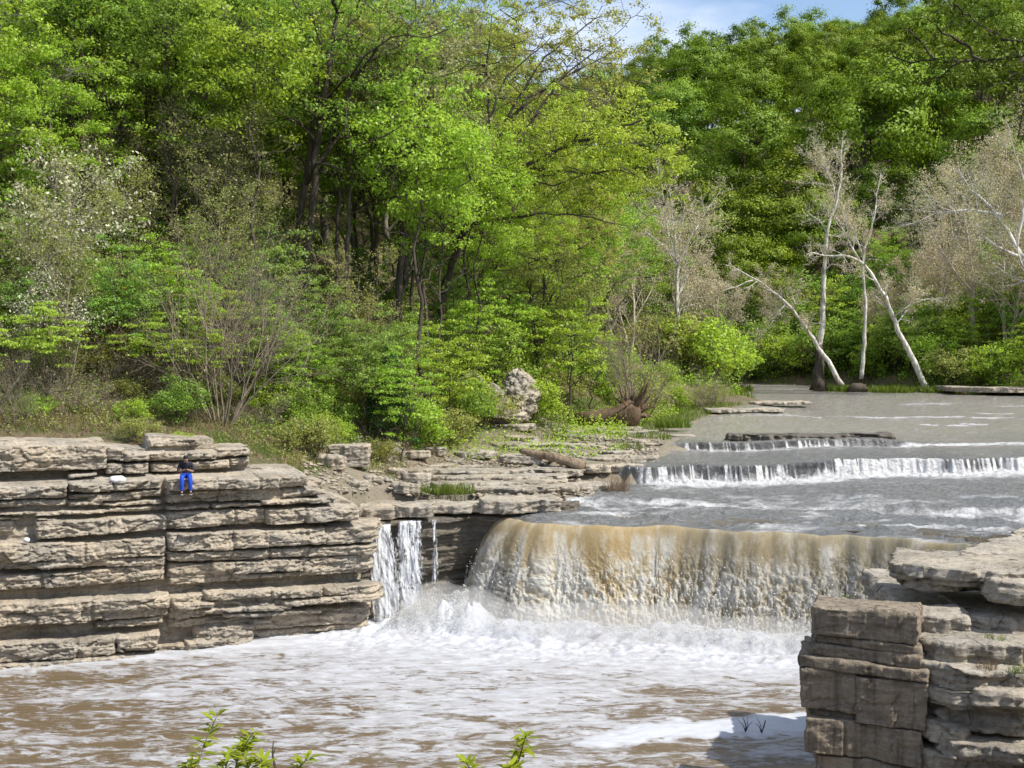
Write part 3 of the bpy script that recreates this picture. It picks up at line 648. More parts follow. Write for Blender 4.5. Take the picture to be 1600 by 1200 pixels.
def build_right_cliff():
    mb = MB()
    def add(front, z0, z1, depth, seed, **kw):
        o = px_outline(front, depth, 0.12); slab_mesh(mb, o, z0, z1, seed, **kw)
    k = dict(dens=0.035, rough=0.024, wob=0.03, facet=0.05)
    def addp(front, z0, z1, depth, seed, **kw):
        F = [np.array([xat(px, D), D]) for px, D in front]
        G = [np.array([xat(px + 6, D + depth), D + depth]) for px, D in front]
        slab_mesh(mb, F + G[::-1], z0, z1, seed, **kw)
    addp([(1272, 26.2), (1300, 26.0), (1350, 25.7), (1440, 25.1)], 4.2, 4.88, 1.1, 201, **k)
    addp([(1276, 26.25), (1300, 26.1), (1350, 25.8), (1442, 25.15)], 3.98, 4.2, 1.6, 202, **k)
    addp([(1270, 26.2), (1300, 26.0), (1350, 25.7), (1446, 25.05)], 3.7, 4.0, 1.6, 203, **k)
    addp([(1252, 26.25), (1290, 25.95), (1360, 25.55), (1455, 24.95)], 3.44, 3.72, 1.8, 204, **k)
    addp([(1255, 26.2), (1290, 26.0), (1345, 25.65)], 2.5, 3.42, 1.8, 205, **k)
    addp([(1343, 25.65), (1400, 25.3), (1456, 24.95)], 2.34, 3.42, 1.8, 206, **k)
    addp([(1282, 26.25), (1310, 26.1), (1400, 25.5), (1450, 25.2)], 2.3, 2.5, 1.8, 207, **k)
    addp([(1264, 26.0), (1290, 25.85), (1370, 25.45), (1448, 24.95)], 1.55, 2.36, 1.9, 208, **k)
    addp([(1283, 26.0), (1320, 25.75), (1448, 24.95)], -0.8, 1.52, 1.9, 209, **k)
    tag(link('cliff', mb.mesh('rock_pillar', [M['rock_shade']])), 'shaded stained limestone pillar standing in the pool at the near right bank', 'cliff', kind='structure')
    mb = MB()
    k = dict(dens=0.05, rough=0.06, wob=0.16, facet=0.1)
    add([(1411, 27.4), (1460, 26.7), (1530, 26.3), (1640, 26.1), (1800, 25.8)], 3.9, 4.55, 5, 210, **k)
    add([(1430, 26.2), (1480, 25.9), (1520, 26.1)], 4.1, 4.66, 1.1, 211, **k)
    add([(1426, 25.8), (1470, 25.2), (1530, 25.1), (1640, 24.8), (1800, 24.6)], 3.7, 4.28, 3, 212, **k)
    add([(1432, 25.4), (1490, 24.7), (1540, 24.6), (1640, 24.3), (1820, 24.0)], 3.35, 3.86, 3, 213, **k)
    add([(1526, 24.4), (1580, 24.1), (1660, 24.0)], 3.1, 3.5, 2, 214, **k)
    add([(1444, 25.3), (1500, 24.6), (1570, 24.5), (1660, 24.3), (1820, 24.0)], 2.95, 3.38, 3, 215, **k)
    add([(1452, 25.6), (1510, 24.9), (1570, 24.7), (1820, 24.3)], 2.4, 2.98, 3, 216, **k)
    add([(1430, 25.3), (1475, 24.7), (1520, 24.6)], 2.15, 2.6, 2, 217, **k)
    add([(1486, 24.6), (1560, 24.1), (1640, 23.9), (1820, 23.6)], 1.95, 2.32, 3, 218, **k)
    add([(1436, 25.2), (1490, 24.6), (1600, 24.4), (1820, 24.1)], 1.5, 2.0, 3, 219, **k)
    add([(1448, 25.1), (1520, 24.2), (1640, 23.8), (1820, 23.5)], 0.9, 1.52, 3, 220, **k)
    add([(1436, 25.1), (1520, 24.0), (1640, 23.5), (1820, 23.2)], -0.8, 0.95, 3, 221, **k)
    # the rest of the bank running back to the fall, behind the pillar
    for i, (z0, z1, off) in enumerate([(-0.8, 0.9, 0), (0.9, 1.9, 0.3), (1.9, 3.0, 0.1), (3.0, 3.9, 0.4), (3.9, 4.6, 0.9)]):
        slab_mesh(mb, [(9.5 + off, 27.5), (10.5 + off, 31), (13 + off, 35), (16.5 + off, 39.2), (24, 40), (22, 30), (14, 26.5)], z0, z1, 230 + i, 0.08, 0.12, 0.1, 0.3)
    tag(link('cliff', mb.mesh('right_cliff', [M['rock_grey']])), 'sunlit stepped limestone ledges on the near right bank', 'cliff', kind='structure')
    mb = MB()
    k = dict(dens=0.045, rough=0.06, wob=0.14, facet=0.07)
    slab_mesh(mb, px_outline([(1408, 27.6), (1445, 27.1), (1500, 26.8), (1600, 26.4), (1800, 25.8)], 2.4, 0.25), 5.3, 5.6, 240, **k)
    slab_mesh(mb, px_outline([(1410, 27.8), (1450, 27.3), (1500, 27.0), (1600, 26.6), (1800, 26.0)], 2.2, 0.25), 5.14, 5.32, 241, **k)
    slab_mesh(mb, px_outline([(1408, 28.0), (1450, 27.6), (1520, 27.5), (1600, 27.2), (1800, 26.6)], 2.0, 0.25), 4.86, 5.16, 242, under=0.35, dens=0.045, rough=0.09, wob=0.2, facet=0.12)
    slab_mesh(mb, px_outline([(1436, 27.35), (1470, 27.1), (1505, 27.2)], 0.8), 4.96, 5.18, 243, dens=0.04, rough=0.06)
    c = np.concatenate(mb.V).mean(0); V = np.concatenate(mb.V) - c
    tag(link('rock_slab', make_mesh('rock_slab', V, np.concatenate(mb.Q), None, [M['rock_grey']]), None, c), 'huge flat sunlit slab overhanging the shaded pillar by the pool', 'rock slab', None, 'thing')
    mb = MB(); o = np.array(px_outline([(1566, 26.0), (1600, 25.8), (1680, 25.6)], 1.0)); c = o.mean(0)
    slab_mesh(mb, o - c, 0, 0.5, 244, dens=0.045, rough=0.05)
    tag(link('rock', mb.mesh('rock', [M['rock_grey']]), None, (c[0], c[1], 4.95)), 'grey squarish block wedged against the front of the huge flat slab', 'rock')
build_right_cliff()
# ------------------------------------------------------------------ water
def water_mat(name, murk, murk2, coords_scale, stretch, rot, foam_col=(0.60, 0.60, 0.60), rough=0.16, bump=0.5, sharp=7.0, bdist=0.12, ior=1.33):
    m, nt, out = mat(name); g = N(nt)
    p = g.pos()
    q = g.map(p, stretch, (0, 0, rot))
    f = g.attr('foam')
    warp = g.noise(q, coords_scale * 0.5, 4, 0.6)
    n1 = g.noise(q, coords_scale, 9, 0.70, 1.3)
    n2 = g.noise(q, coords_scale * 4.5, 5, 0.7, 0.6)
    nn = g.math('ADD', g.math('MULTIPLY', n1, 0.58), g.math('ADD', g.math('MULTIPLY', n2, 0.30), g.math('MULTIPLY', warp, 0.12)))
    thr = g.math('SUBTRACT', 0.74, g.math('MULTIPLY', f, 0.5))
    msk = g.math('MULTIPLY', g.math('SUBTRACT', nn, thr), sharp, True)
    thin = g.noise(q, coords_scale * 2.2, 5, 0.65)
    msk = g.math('MULTIPLY', msk, g.math('ADD', g.math('MULTIPLY', f, 0.75), g.ramp(thin, [(0.35, 0.0), (0.65, 0.45)]), True))
    msk = g.math('ADD', g.math('MULTIPLY', msk, 0.9), g.math('MULTIPLY', f, 0.06), True)
    wv = g.noise(g.map(p, (1.0, 2.2, 1.0), (0, 0, rot)), 2.2, 6, 0.62, 0.3)
    murkc = g.mix(warp, murk, murk2)
    nrm = g.bump(g.math('ADD', wv, g.math('MULTIPLY', msk, 0.35)), bump, bdist)
    wat = g.bsdf(murkc, rough, nrm, 0.5, ior)
    fo = g.bsdf(foam_col, 0.75, nrm, 0.2)
    mx = g.n('MixShader'); g.set(mx.inputs[0], msk)
    nt.links.new(wat, mx.inputs[1]); nt.links.new(fo, mx.inputs[2]); nt.links.new(mx.outputs[0], out.inputs[0])
    return m
M['river'] = water_mat('river_water', (0.115, 0.122, 0.126), (0.205, 0.20, 0.185), 0.75, (0.5, 1.5, 1.0), 0.15, bump=0.9, rough=0.07, bdist=0.4, ior=1.6)
M['pool'] = water_mat('pool_water', (0.10, 0.066, 0.029), (0.135, 0.092, 0.042), 1.15, (0.5, 1.3, 1.0), -0.22, foam_col=(0.49, 0.505, 0.54), bump=0.45, sharp=13.0)

FS, FQ, FN = smooth_path(LIP, 0.028, 16)
FQ = FQ + FN * (0.26 * fbm(FS * 0.5, 0, 0, 78, 3) + 0.05 * vn(FS * 2.3, 0, 0, 79))[:, None]
def lip_z(s): return 4.0 - 0.10 + 0.10 * fbm(np.asarray(s) * 0.9, 0, 0, 80, 3) * sstep(0, 1.5, np.asarray(s))
def build_river():
    na = 980
    a = np.linspace(-0.17, 0.62, na)
    la = FQ[:, 0] / FQ[:, 1]; so_ = np.argsort(la)
    D0 = np.interp(a, la[so_], FQ[so_, 1]); D0 = np.where(a < la.min(), 47.6, D0); zl = np.interp(a, la[so_], lip_z(FS)[so_])
    rows = np.concatenate([np.linspace(50, 53.5, 40)[1:], np.linspace(53.5, 58.8, 140)[1:], np.linspace(58.8, 61, 30)[1:], np.linspace(61, 66.6, 120)[1:], np.linspace(66.6, 82, 110)[1:], np.linspace(82, 196, 150)[1:]])
    t = np.linspace(0, 1, 160)[:, None]
    Dn = D0[None] + (50 - D0[None]) * t
    Y = np.concatenate([Dn, np.repeat(rows[:, None], na, 1)])
    X = a[None] * Y
    x, y = X.ravel(), Y.ravel()
    z, e1, e2, e3, h2, h3 = z_river(x, y)
    dl = y - np.repeat(D0[None], len(Y), 0).ravel()
    fade = sstep(0.0, 1.2, dl)
    fast = sstep(60, 42, y)
    wave = (0.07 + 0.13 * fast) * fbm(x * 0.8, y * 1.3, 0, 61, 5, 0.6) + (0.03 + 0.045 * fast) * fbm(x * 2.4, y * 3.4, 0, 62, 4, 0.6)
    face2 = sstep(-0.3, -0.1, e2) * sstep(0.35, 0.05, e2); face3 = sstep(-0.25, -0.08, e3) * sstep(0.3, 0.05, e3)
    streak = vn(x * 6.0 + 0.5 * z, y * 0.6, 0, 63) * 0.6 + vn(x * 13 + z, y * 0.6, 0, 64) * 0.6 + 0.3 * vn(x * 0.8, 0, 0, 65) + 0.2 * vn(x * 3, z * 4, 0, 60)
    wave = wave * fade + face2 * 0.06 * streak
    # standing froth at the foot of each step
    fr2 = sstep(-2.4, -0.35, e2) * sstep(0.1, -0.25, e2); fr3 = sstep(-1.5, -0.3, e3) * sstep(0.1, -0.2, e3); fr1 = sstep(-2.2, -0.2, e1) * sstep(0.5, -0.1, e1)
    lump = np.abs(fbm(x * 1.8, y * 2.6, 0, 66, 4))
    s2 = sstep(5.2, 7.2, x); s3 = sstep(8.6, 9.6, x); s1r = sstep(13.5, 16, x); s1l = sstep(1.5, 3, x) * sstep(11, 7, x)
    wave = wave + 0.26 * fr2 * lump * s2 + 0.12 * fr3 * lump + 0.16 * fr1 * lump * (s1r + s1l)
    foam = 0.10 + 0.0 * x
    curtain = sstep(-0.3, 0.4, streak + 0.22 * sstep(13, 22, x) + 0.5 * vn(x * 0.35, 2, 0, 77) + 0.16 * sstep(7.5, 10, x))
    foam = foam + face2 * s2 * (0.72 * curtain + 0.1) + face3 * (0.55 * sstep(-0.1, 0.35, streak) * sstep(20.5, 14, x) + 0.5 * sstep(20, 22, x)) * s3
    foam = foam + fr2 * s2 * (0.55 + 0.5 * lump) + fr3 * s3 * 0.4 + fr1 * (0.45 * s1r + 0.4 * s1l) + 0.5 * sstep(-5.5, -1, e2) * sstep(0, -1, e2) * s2 * 0.35
    # riffles in the upper water and the fast water near the lip
    rif = sstep(0.42, 0.62, vn(x * 0.16, y * 0.42, 0, 67) + 0.35 * vn(x * 0.6, y * 1.4, 0, 68)) * sstep(66, 70, y) * sstep(118, 95, y) * sstep(0.16, 0.25, x / y)
    foam = foam + 0.5 * rif + 0.42 * fast * sstep(0.05, 0.6, fbm(x * 0.5, y * 0.9, 0, 69, 3) + .2) + 0.13 + 0.14 * sstep(0.15, 0.6, fbm(x * 0.35, y * 0.9, 4, 75, 3) + 0.15); wave = wave + 0.1 * rif * lump
    curt = face2 * s2 * (1 - curtain) + face3 * s3 * sstep(0.25, -0.1, streak)
    z = z + wave - (4.0 - np.repeat(zl[None], len(Y), 0).ravel()) * np.exp(-(dl / 0.7) ** 2)
    m = M['river']; nt = m.node_tree; g = N(nt)
    qd = grid_quads(len(Y), na); srv = sdist(RIVER, x, y); srv = np.where((y < 50) & (x > -0.5), -1, srv); qd = qd[srv[qd].min(1) < 0.6]
    me = make_mesh('river', np.stack([x, y, z], 1), qd, None, [m], True, {'foam': np.clip(foam, 0, 1.1), 'thin': curt, 'pale_upstream': sstep(55, 72, y + 5 * fbm(x * .1, y * .1, 0, 99, 3))})
    # thin dark gaps between the falling threads, where the wet ledge shows
    bs = [n for n in nt.nodes if n.type == 'BSDF_PRINCIPLED'][0]
    src = bs.inputs['Base Color'].links[0].from_socket
    src = g.mix(g.math('MULTIPLY', g.attr('pale_upstream'), 0.85), src, (0.33, 0.30, 0.25))  # base colour turns paler upstream, darker towards the lip
    nt.links.new(g.mix(g.math('MULTIPLY', g.attr('thin'), 0.7), src, (0.02, 0.02, 0.02)), bs.inputs['Base Color'])
    tag(link('river', me), kind='structure')
build_river()

# ---- the plunging sheet
def lip_speed(s): return np.interp(s, [0, 1.4, 2.6, 3.6, 5.2, 9, 15, 22], [1.7, 2.0, 2.1, 1.75, 1.35, 1.25, 1.15, 0.9])
def fall_point(s, tau, off=0.0):
    i = np.clip(np.searchsorted(FS, s), 0, len(FS) - 1)
    q, n = FQ[i], FN[i]; v = lip_speed(s)
    out = v * tau + off
    return np.stack([q[..., 0] + n[..., 0] * out, q[..., 1] + n[..., 1] * out, lip_z(s) - 4.9 * tau ** 2], -1)
def build_fall():
    nt_ = 300
    fall = np.linspace(0, 1, nt_) ** 1.15 * 4.35
    tau = np.sqrt(fall / 4.9)
    S, TAU = np.meshgrid(FS, tau); Fz = 4.9 * TAU ** 2
    t = Fz / 4.2
    # folds and clots that lengthen downward
    Sx = S + 0.12 * fbm(S * 0.7, Fz * 0.6, 0, 70, 3)
    rope = vn(Sx * 2.6, Fz * 0.35, 0, 71) * 0.6 + vn(Sx * 6.5, Fz * 0.6, 0, 72) * 0.4
    clot = fbm(Sx * 2.4, Fz * 1.5, 0, 73, 5, 0.6)
    beads = fbm(Sx * 8, Fz * 4.5, 0, 74, 3, 0.6)
    right = sstep(9, 16, S)
    amp = sstep(0.02, 0.7, t)
    fine = fbm(Sx * 17, Fz * 8, 0, 101, 2)
    off = amp * (0.045 * rope + (0.13 - 0.06 * right) * clot + 0.075 * beads + 0.05 * fine) + 0.03 * rope * sstep(0, .1, t)
    off = off + 0.18 * sstep(0.4, 1, t) * (1 - right)
    P = fall_point(S, TAU)
    i = np.clip(np.searchsorted(FS, S), 0, len(FS) - 1)
    n = FN[i]
    P[..., 0] += n[..., 0] * off; P[..., 1] += n[..., 1] * off
    P[..., 2] += amp * 0.10 * beads
    white = np.clip(0.34 * sstep(0.03, 0.6, t) + 0.45 * clot + 0.45 * beads * amp + 0.35 * fine * amp + 0.25 * sstep(0.65, 1.0, t), 0, 1)
    white = np.clip(white + 0.25 * np.exp(-((S - 4.6) / 1.0) ** 2) * amp, 0, 1) 
    tear = sstep(0.35, 0.7, vn(S * 1.4, 0.3 * Fz, 0, 110) + 0.4 * vn(S * 4.5, Fz * .5, 0, 111)) * sstep(0.02, 0.12, t)
    white = np.clip(white + 0.28 * tear, 0, 1)
    gap = (np.exp(-((S - 3.3) / 0.75) ** 2) * sstep(0.22, 0.45, t) + 0.95 * np.exp(-((S - 15.4) / 0.8) ** 2) * sstep(0.05, 0.2, t) + 0.5 * right * sstep(0.3, 0.6, t) + 0.3 * sstep(0.5, .8, t))
    gold = np.clip(np.exp(-((S - 7.0) / 2.2) ** 2) * 1.0 + 0.40 + 0.3 * vn(S * 0.8, Fz * 0.2, 0, 76) - 0.25 * right, 0, 1)
    m, nt, out = mat('falling_water'); g = N(nt)
    cb = g.n('CombineXYZ'); g.set(cb.inputs[0], g.attr('fa')); g.set(cb.inputs[1], g.attr('fz')); v = cb.outputs[0]
    vs = g.map(v, (3.2, 1.0, 1.0)); 
    n1 = g.noise(vs, 1.6, 7, 0.68, 0.6); n2 = g.noise(g.map(v, (1.5, 1.0, 1)), 8.0, 7, 0.75, 1.0); n3 = g.noise(g.map(v, (5.0, 0.5, 1)), 2.0, 5, 0.6)
    w = g.attr('white'); gp = g.attr('gap')
    murk = g.mix(g.attr('gold'), (0.38, 0.33, 0.225), (0.52, 0.385, 0.195))
    tan = g.mix(g.attr('gold'), (0.60, 0.56, 0.47), (0.68, 0.60, 0.44))
    c = g.mix(g.ramp(g.math('ADD', g.math('MULTIPLY', n1, 0.55), g.math('MULTIPLY', w, 0.75)), [(0.28, 0.0), (0.55, 1.0)]), murk, tan)
    c = g.mix(g.ramp(g.math('ADD', g.math('MULTIPLY', n2, 0.7), g.math('MULTIPLY', w, 0.5)), [(0.47, 0.0), (0.62, 1.0)]), c, (0.74, 0.71, 0.63))
    c = g.mix(g.ramp(g.math('ADD', g.math('MULTIPLY', gp, 0.5), g.math('ADD', g.math('MULTIPLY', n2, -1.0), g.math('MULTIPLY', n3, 0.35))), [(0.05, 0.0), (0.22, 0.7)]), c, (0.12, 0.11, 0.095))
    n4 = g.noise(g.map(v, (1.3, 1.0, 1)), 22.0, 5, 0.7, 0.6)
    c = g.mix(g.ramp(g.math('ADD', g.math('MULTIPLY', n4, 0.8), g.math('MULTIPLY', w, 0.12)), [(0.50, 0.0), (0.60, 0.75)]), c, (0.82, 0.80, 0.74))
    c = g.mix(g.ramp(n4, [(0.34, 0.5), (0.42, 0.0)]), c, (0.16, 0.125, 0.075))
    nrm = g.bump(g.math('ADD', g.math('MULTIPLY', n4, 0.5), n2), 0.5, 0.06)
    b = g.bsdf(c, 0.65, nrm, 0.3, 1.33)
    tr = g.n('BsdfTranslucent'); g.set(tr.inputs[0], c)
    mx = g.n('MixShader'); mx.inputs[0].default_value = 0.38
    nt.links.new(b, mx.inputs[1]); nt.links.new(tr.outputs[0], mx.inputs[2]); nt.links.new(mx.outputs[0], out.inputs[0])
    me = make_mesh('waterfall', P.reshape(-1, 3), grid_quads(*S.shape), None, [m], True, {'fa': S.ravel(), 'fz': Fz.ravel(), 'white': white.ravel(), 'gap': np.clip(gap, 0, 1).ravel(), 'gold': gold.ravel()})
    tag(link('waterfall', me), kind='structure')
build_fall()
FOOT = fall_point(FS, np.sqrt(4.0 / 4.9) * np.ones_like(FS), 0.2)[:, :2]

def foam_plain():
    m, nt, out = mat('white_spray'); g = N(nt)
    b = g.bsdf((0.80, 0.79, 0.76), 0.5, None, 0.3)
    tr = g.n('BsdfTranslucent'); tr.inputs[0].default_value = (0.82, 0.82, 0.80, 1)
    mx = g.n('MixShader'); mx.inputs[0].default_value = 0.4
    nt.links.new(b, mx.inputs[1]); nt.links.new(tr.outputs[0], mx.inputs[2]); nt.links.new(mx.outputs[0], out.inputs[0]); return m
M['spray'] = foam_plain()
def foot_dist(x, y):
    F = FOOT[::12]
    d = np.full(x.shape, 1e9)
    for q in F: d = np.minimum(d, (x - q[0]) ** 2 + (y - q[1]) ** 2)
    return np.sqrt(d)
SIDE = [onz(px, 983, 0)[:2] for px in (598, 622, 650, 690)]
def build_pool():
    na, nr = 860, 560
    a = np.linspace(-0.66, 0.42, na); D = 22 + (48.6 - 22) * np.linspace(0, 1, nr) ** 0.9
    A, Y = np.meshgrid(a, D); X = A * Y; x, y = X.ravel(), Y.ravel()
    fd = foot_dist(x, y)
    sd = np.full(x.shape, 1e9)
    for q in SIDE: sd = np.minimum(sd, np.hypot(x - q[0], y - q[1]))
    near = np.minimum(fd, sd + 0.6)
    wallv = (x - CA[0]) * CN[0] + (y - CA[1]) * CN[1]
    wall = sstep(1.5, 0.3, wallv) * (x < -4)
    u = x * math.cos(-0.22) - y * math.sin(-0.22); v = x * math.sin(-0.22) + y * math.cos(-0.22)
    boil = sstep(5.5, 0.4, near)
    z = 0.06 * fbm(u * 0.35, v * 1.0, 0, 81, 4) + 0.035 * fbm(u * 1.3, v * 3.0, 0, 82, 3) + boil * (0.30 * np.abs(fbm(x * 0.9, y * 1.3, 0, 83, 5)) + 0.12 * fbm(x * 3, y * 3, 0, 84, 3)) + 0.1 * wall
    z = z + 0.35 * sstep(1.2, 0.2, near)
    leap = np.exp(-((y - 43.75) / 0.75) ** 2) * np.interp(x, [-5.0, -4.2, -3.2, -2.2, -1.4, -0.8], [0, 0.3, 0.7, 0.95, 0.8, 0])
    z = z + leap * (0.7 + 0.8 * fbm(x * 1.6, y * 1.6, 0, 89, 5, 0.6) + 0.35 * np.abs(fbm(x * 5.5, y * 5.5, z * 3, 90, 3))); near = np.where(leap > 0.1, 0, near)
    foam = 0.535 + 0.23 * sstep(6.0, 1.0, near) + 0.10 * sstep(13, 4, near) + 0.28 * wall + 0.16 * fbm(u * 0.14, v * 0.32, 0, 85, 3)
    foam = foam - 0.05 * sstep(-9, -17, x) 
    O = np.array([onz(px, py, 0)[:2] for px, py in ((905, 1166), (950, 1146), (1010, 1134), (1080, 1124), (1150, 1120), (1200, 1114), (1275, 1108), (1290, 1140), (1240, 1144), (1200, 1140), (1150, 1150), (1080, 1148), (1010, 1160), (950, 1164))])
    raft = sstep(0.3, -0.35, sdist(O, x + 0.5 * fbm(x * 1.3, y * 1.3, 1, 86, 4), y + 0.5 * fbm(x * 1.3, y * 1.3, 5, 87, 4)))
    foam = foam + 0.75 * raft + 0.5 * np.clip(leap, 0, 1); z = z + 0.03 * raft
    me = make_mesh('pool', np.stack([x, y, z], 1), grid_quads(nr, na), None, [M['pool']], True, {'foam': np.clip(foam, 0.05, 1.15)})
    tag(link('water', me), kind='structure')
build_pool()

# ---- thin falls down the wall at the corner
def build_side_falls():
    def water(name, thick):
        m, nt, out = mat(name); g = N(nt)
        cb = g.n('CombineXYZ'); g.set(cb.inputs[0], g.attr('fa')); g.set(cb.inputs[1], g.attr('fz')); v = cb.outputs[0]
        n1 = g.noise(g.map(v, (9.0, 0.9, 1)), 1.0, 6, 0.7, 0.5); n2 = g.noise(g.map(v, (7.0, 3.5, 1)), 1.6, 6, 0.72, 0.7)
        f = g.math('ADD', g.math('MULTIPLY', n1, 0.6), g.math('MULTIPLY', n2, 0.4))
        f = g.math('SUBTRACT', f, g.math('MULTIPLY', g.attr('edge'), 0.22))
        cov = g.ramp(f, [(0.50 - thick, 0.0), (0.60 - thick, 1.0)])
        b = g.bsdf(g.mix(n2, (0.50, 0.52, 0.55), (0.72, 0.73, 0.74)), 0.35, g.bump(n2, 0.8, 0.05), 0.5)
        tp = g.n('BsdfTransparent'); mx = g.n('MixShader'); g.set(mx.inputs[0], cov)
        nt.links.new(tp.outputs[0], mx.inputs[1]); nt.links.new(b, mx.inputs[2]); nt.links.new(mx.outputs[0], out.inputs[0]); return m
    for i, (x0, x1, spread, D, yt, zb, thick, lab) in enumerate([(577, 614, 1.5, 45.0, 818, 0.05, 0.15, 'broad white side fall at the corner of the tan cliff'), (619, 662, 1.5, 45.3, 812, 0.05, 0.11, 'thin veil of water between the two other side falls'), (674, 684, 1.7, 45.75, 810, 1.2, 0.05, 'narrowest trickle, on the dark wall nearest the big fall')]):
        nu, nv = 60, 150; u, v = np.meshgrid(np.linspace(-1, 1, nu), np.linspace(0, 1, nv))
        z0 = zat(yt, D); f = v * (z0 - zb)
        xc = xat((x0 + x1) / 2, D); hw = (xat(x1, D) - xat(x0, D)) / 2
        x = xc + hw * u * (1 + (spread - 1) * v) + 0.05 * vn(u * 2, f * 1.2, i, 201) + (0.28 if i == 0 else 0.05) * v
        y = D - 0.30 * (f > 0) - 0.62 * np.sqrt(f / 4.9) - 0.10 * fbm(u * 3 + i * 9, f * 1.4, 0, 202, 4) - 0.06 * (1 - u ** 2)
        edge = np.abs(u) ** 3 + 0.4 * sstep(.8, 1, v)
        me = make_mesh('side_fall', np.stack([x, y, z0 - f], -1).reshape(-1, 3), grid_quads(nv, nu), None, [water('side_fall_water', thick)], True, {'fa': (u * hw).ravel() + i * 7, 'fz': f.ravel(), 'edge': edge.ravel()})
        tag(link('side_fall', me), lab, 'waterfall')
build_side_falls()

# ---- spray: drops thrown clear of the water
OCT_V = np.array([(1, 0, 0), (-1, 0, 0), (0, 1, 0), (0, -1, 0), (0, 0, 1), (0, 0, -1)], float)
OCT_T = np.array([(0, 2, 4), (2, 1, 4), (1, 3, 4), (3, 0, 4), (2, 0, 5), (1, 2, 5), (3, 1, 5), (0, 3, 5)])
def blobs(C, R, seed):
    rng = np.random.default_rng(seed); n = len(C)
    J = OCT_V[None] * (1 + rng.uniform(-0.4, 0.4, (n, 6, 1))) * R[:, None, None] * np.array([1, 1, 1.35])
    V = (C[:, None] + J).reshape(-1, 3)
    T = (OCT_T[None] + 6 * np.arange(n)[:, None, None]).reshape(-1, 3)
    return V, T
def build_spray():
    rng = np.random.default_rng(9)
    n = 9000
    s = rng.uniform(0.6, FS[-1] - 2.5, n); f = 4.2 * rng.beta(2.6, 1.0, n)
    tau = np.sqrt(f / 4.9)
    clot = fbm(s * 1.6, f * 0.9, 0, 91, 3)
    keep = clot > rng.uniform(-0.35, 0.35, n)
    s, f, tau = s[keep], f[keep], tau[keep]
    C = fall_point(s, tau, np.abs(rng.normal(0.02, 0.10, len(s))) + 0.1 * f / 4.2)
    C[:, 2] += rng.normal(0, 0.05, len(s))
    R = np.abs(rng.normal(0.0, 0.010, len(s))) + 0.006
    # leap of white water at the left corner and along the foot
    m1 = 14000
    c0 = np.stack([rng.uniform(0, 1, m1), rng.normal(0, 0.55, m1), np.abs(rng.normal(0, 1.0, m1))], 1)
    px = 606 + 125 * c0[:, 0]; base = np.stack([np.interp(px, [600, 735], [xat(600, 43.9), xat(735, 43.4)]), 43.7 + c0[:, 1]], 1)
    hmax = 0.4 + 1.6 * np.interp(px, [606, 640, 680, 715, 735], [0.1, 0.45, 1.0, 1.0, 0.7])
    lump = 0.65 + 0.5 * fbm(px * 0.03, c0[:, 1], 0, 92, 3)
    C1 = np.c_[base, np.minimum(c0[:, 2], 1.6) / 1.6 * hmax * lump]
    R1 = np.abs(rng.normal(0, 0.009, m1)) + 0.006
    m2 = 9000
    i = rng.integers(0, len(FOOT) - 60, m2)
    C2 = np.c_[FOOT[i] + FN[i] * rng.normal(0.35, 0.4, m2)[:, None], np.abs(rng.normal(0.15, 0.28, m2))]
    R2 = np.abs(rng.normal(0, 0.012, m2)) + 0.007
    V, T = blobs(np.concatenate([C, C1, C2]), np.concatenate([R, R1, R2]), 3)
    tag(link('spray', make_mesh('spray', V, None, T, [M['spray']], True)), 'white drops thrown up by the falling water', 'spray', kind='stuff')
    # mist hanging over the foot of the fall
    k = np.linspace(30, len(FOOT) - 120, 26).astype(int)
    P = np.c_[FOOT[k] + FN[k] * 0.55, np.full(len(k), 0.25)]
    P = np.concatenate([[[xat(610, 43.6), 43.6, 0.3], [xat(660, 43.2), 43.2, 0.5]], P])
    P = smooth_path(P[:, :2], 0.4, 2)[1]
    R = 1.05 + 0.45 * fbm(P[:, 0] * 0.5, P[:, 1] * 0.5, 0, 93, 3); R[0] = R[-1] = 0.15; R[1] = R[-2] = .5
    mb = MB(); tube(mb, np.c_[P, np.full(len(P), 0.3)], R, 14, True, 0.2, 94)
    m, nt, out = mat('mist'); vol = nt.nodes.new('ShaderNodeVolumePrincipled')
    vol.inputs['Color'].default_value = (0.97, 0.97, 0.96, 1); vol.inputs['Density'].default_value = 0.36; vol.inputs['Anisotropy'].default_value = 0.2
    nt.links.new(vol.outputs[0], out.inputs['Volume'])
    tag(link('mist', mb.mesh('mist', [m], True)), 'pale mist drifting at the foot of the big fall', 'mist', kind='stuff')
build_spray()
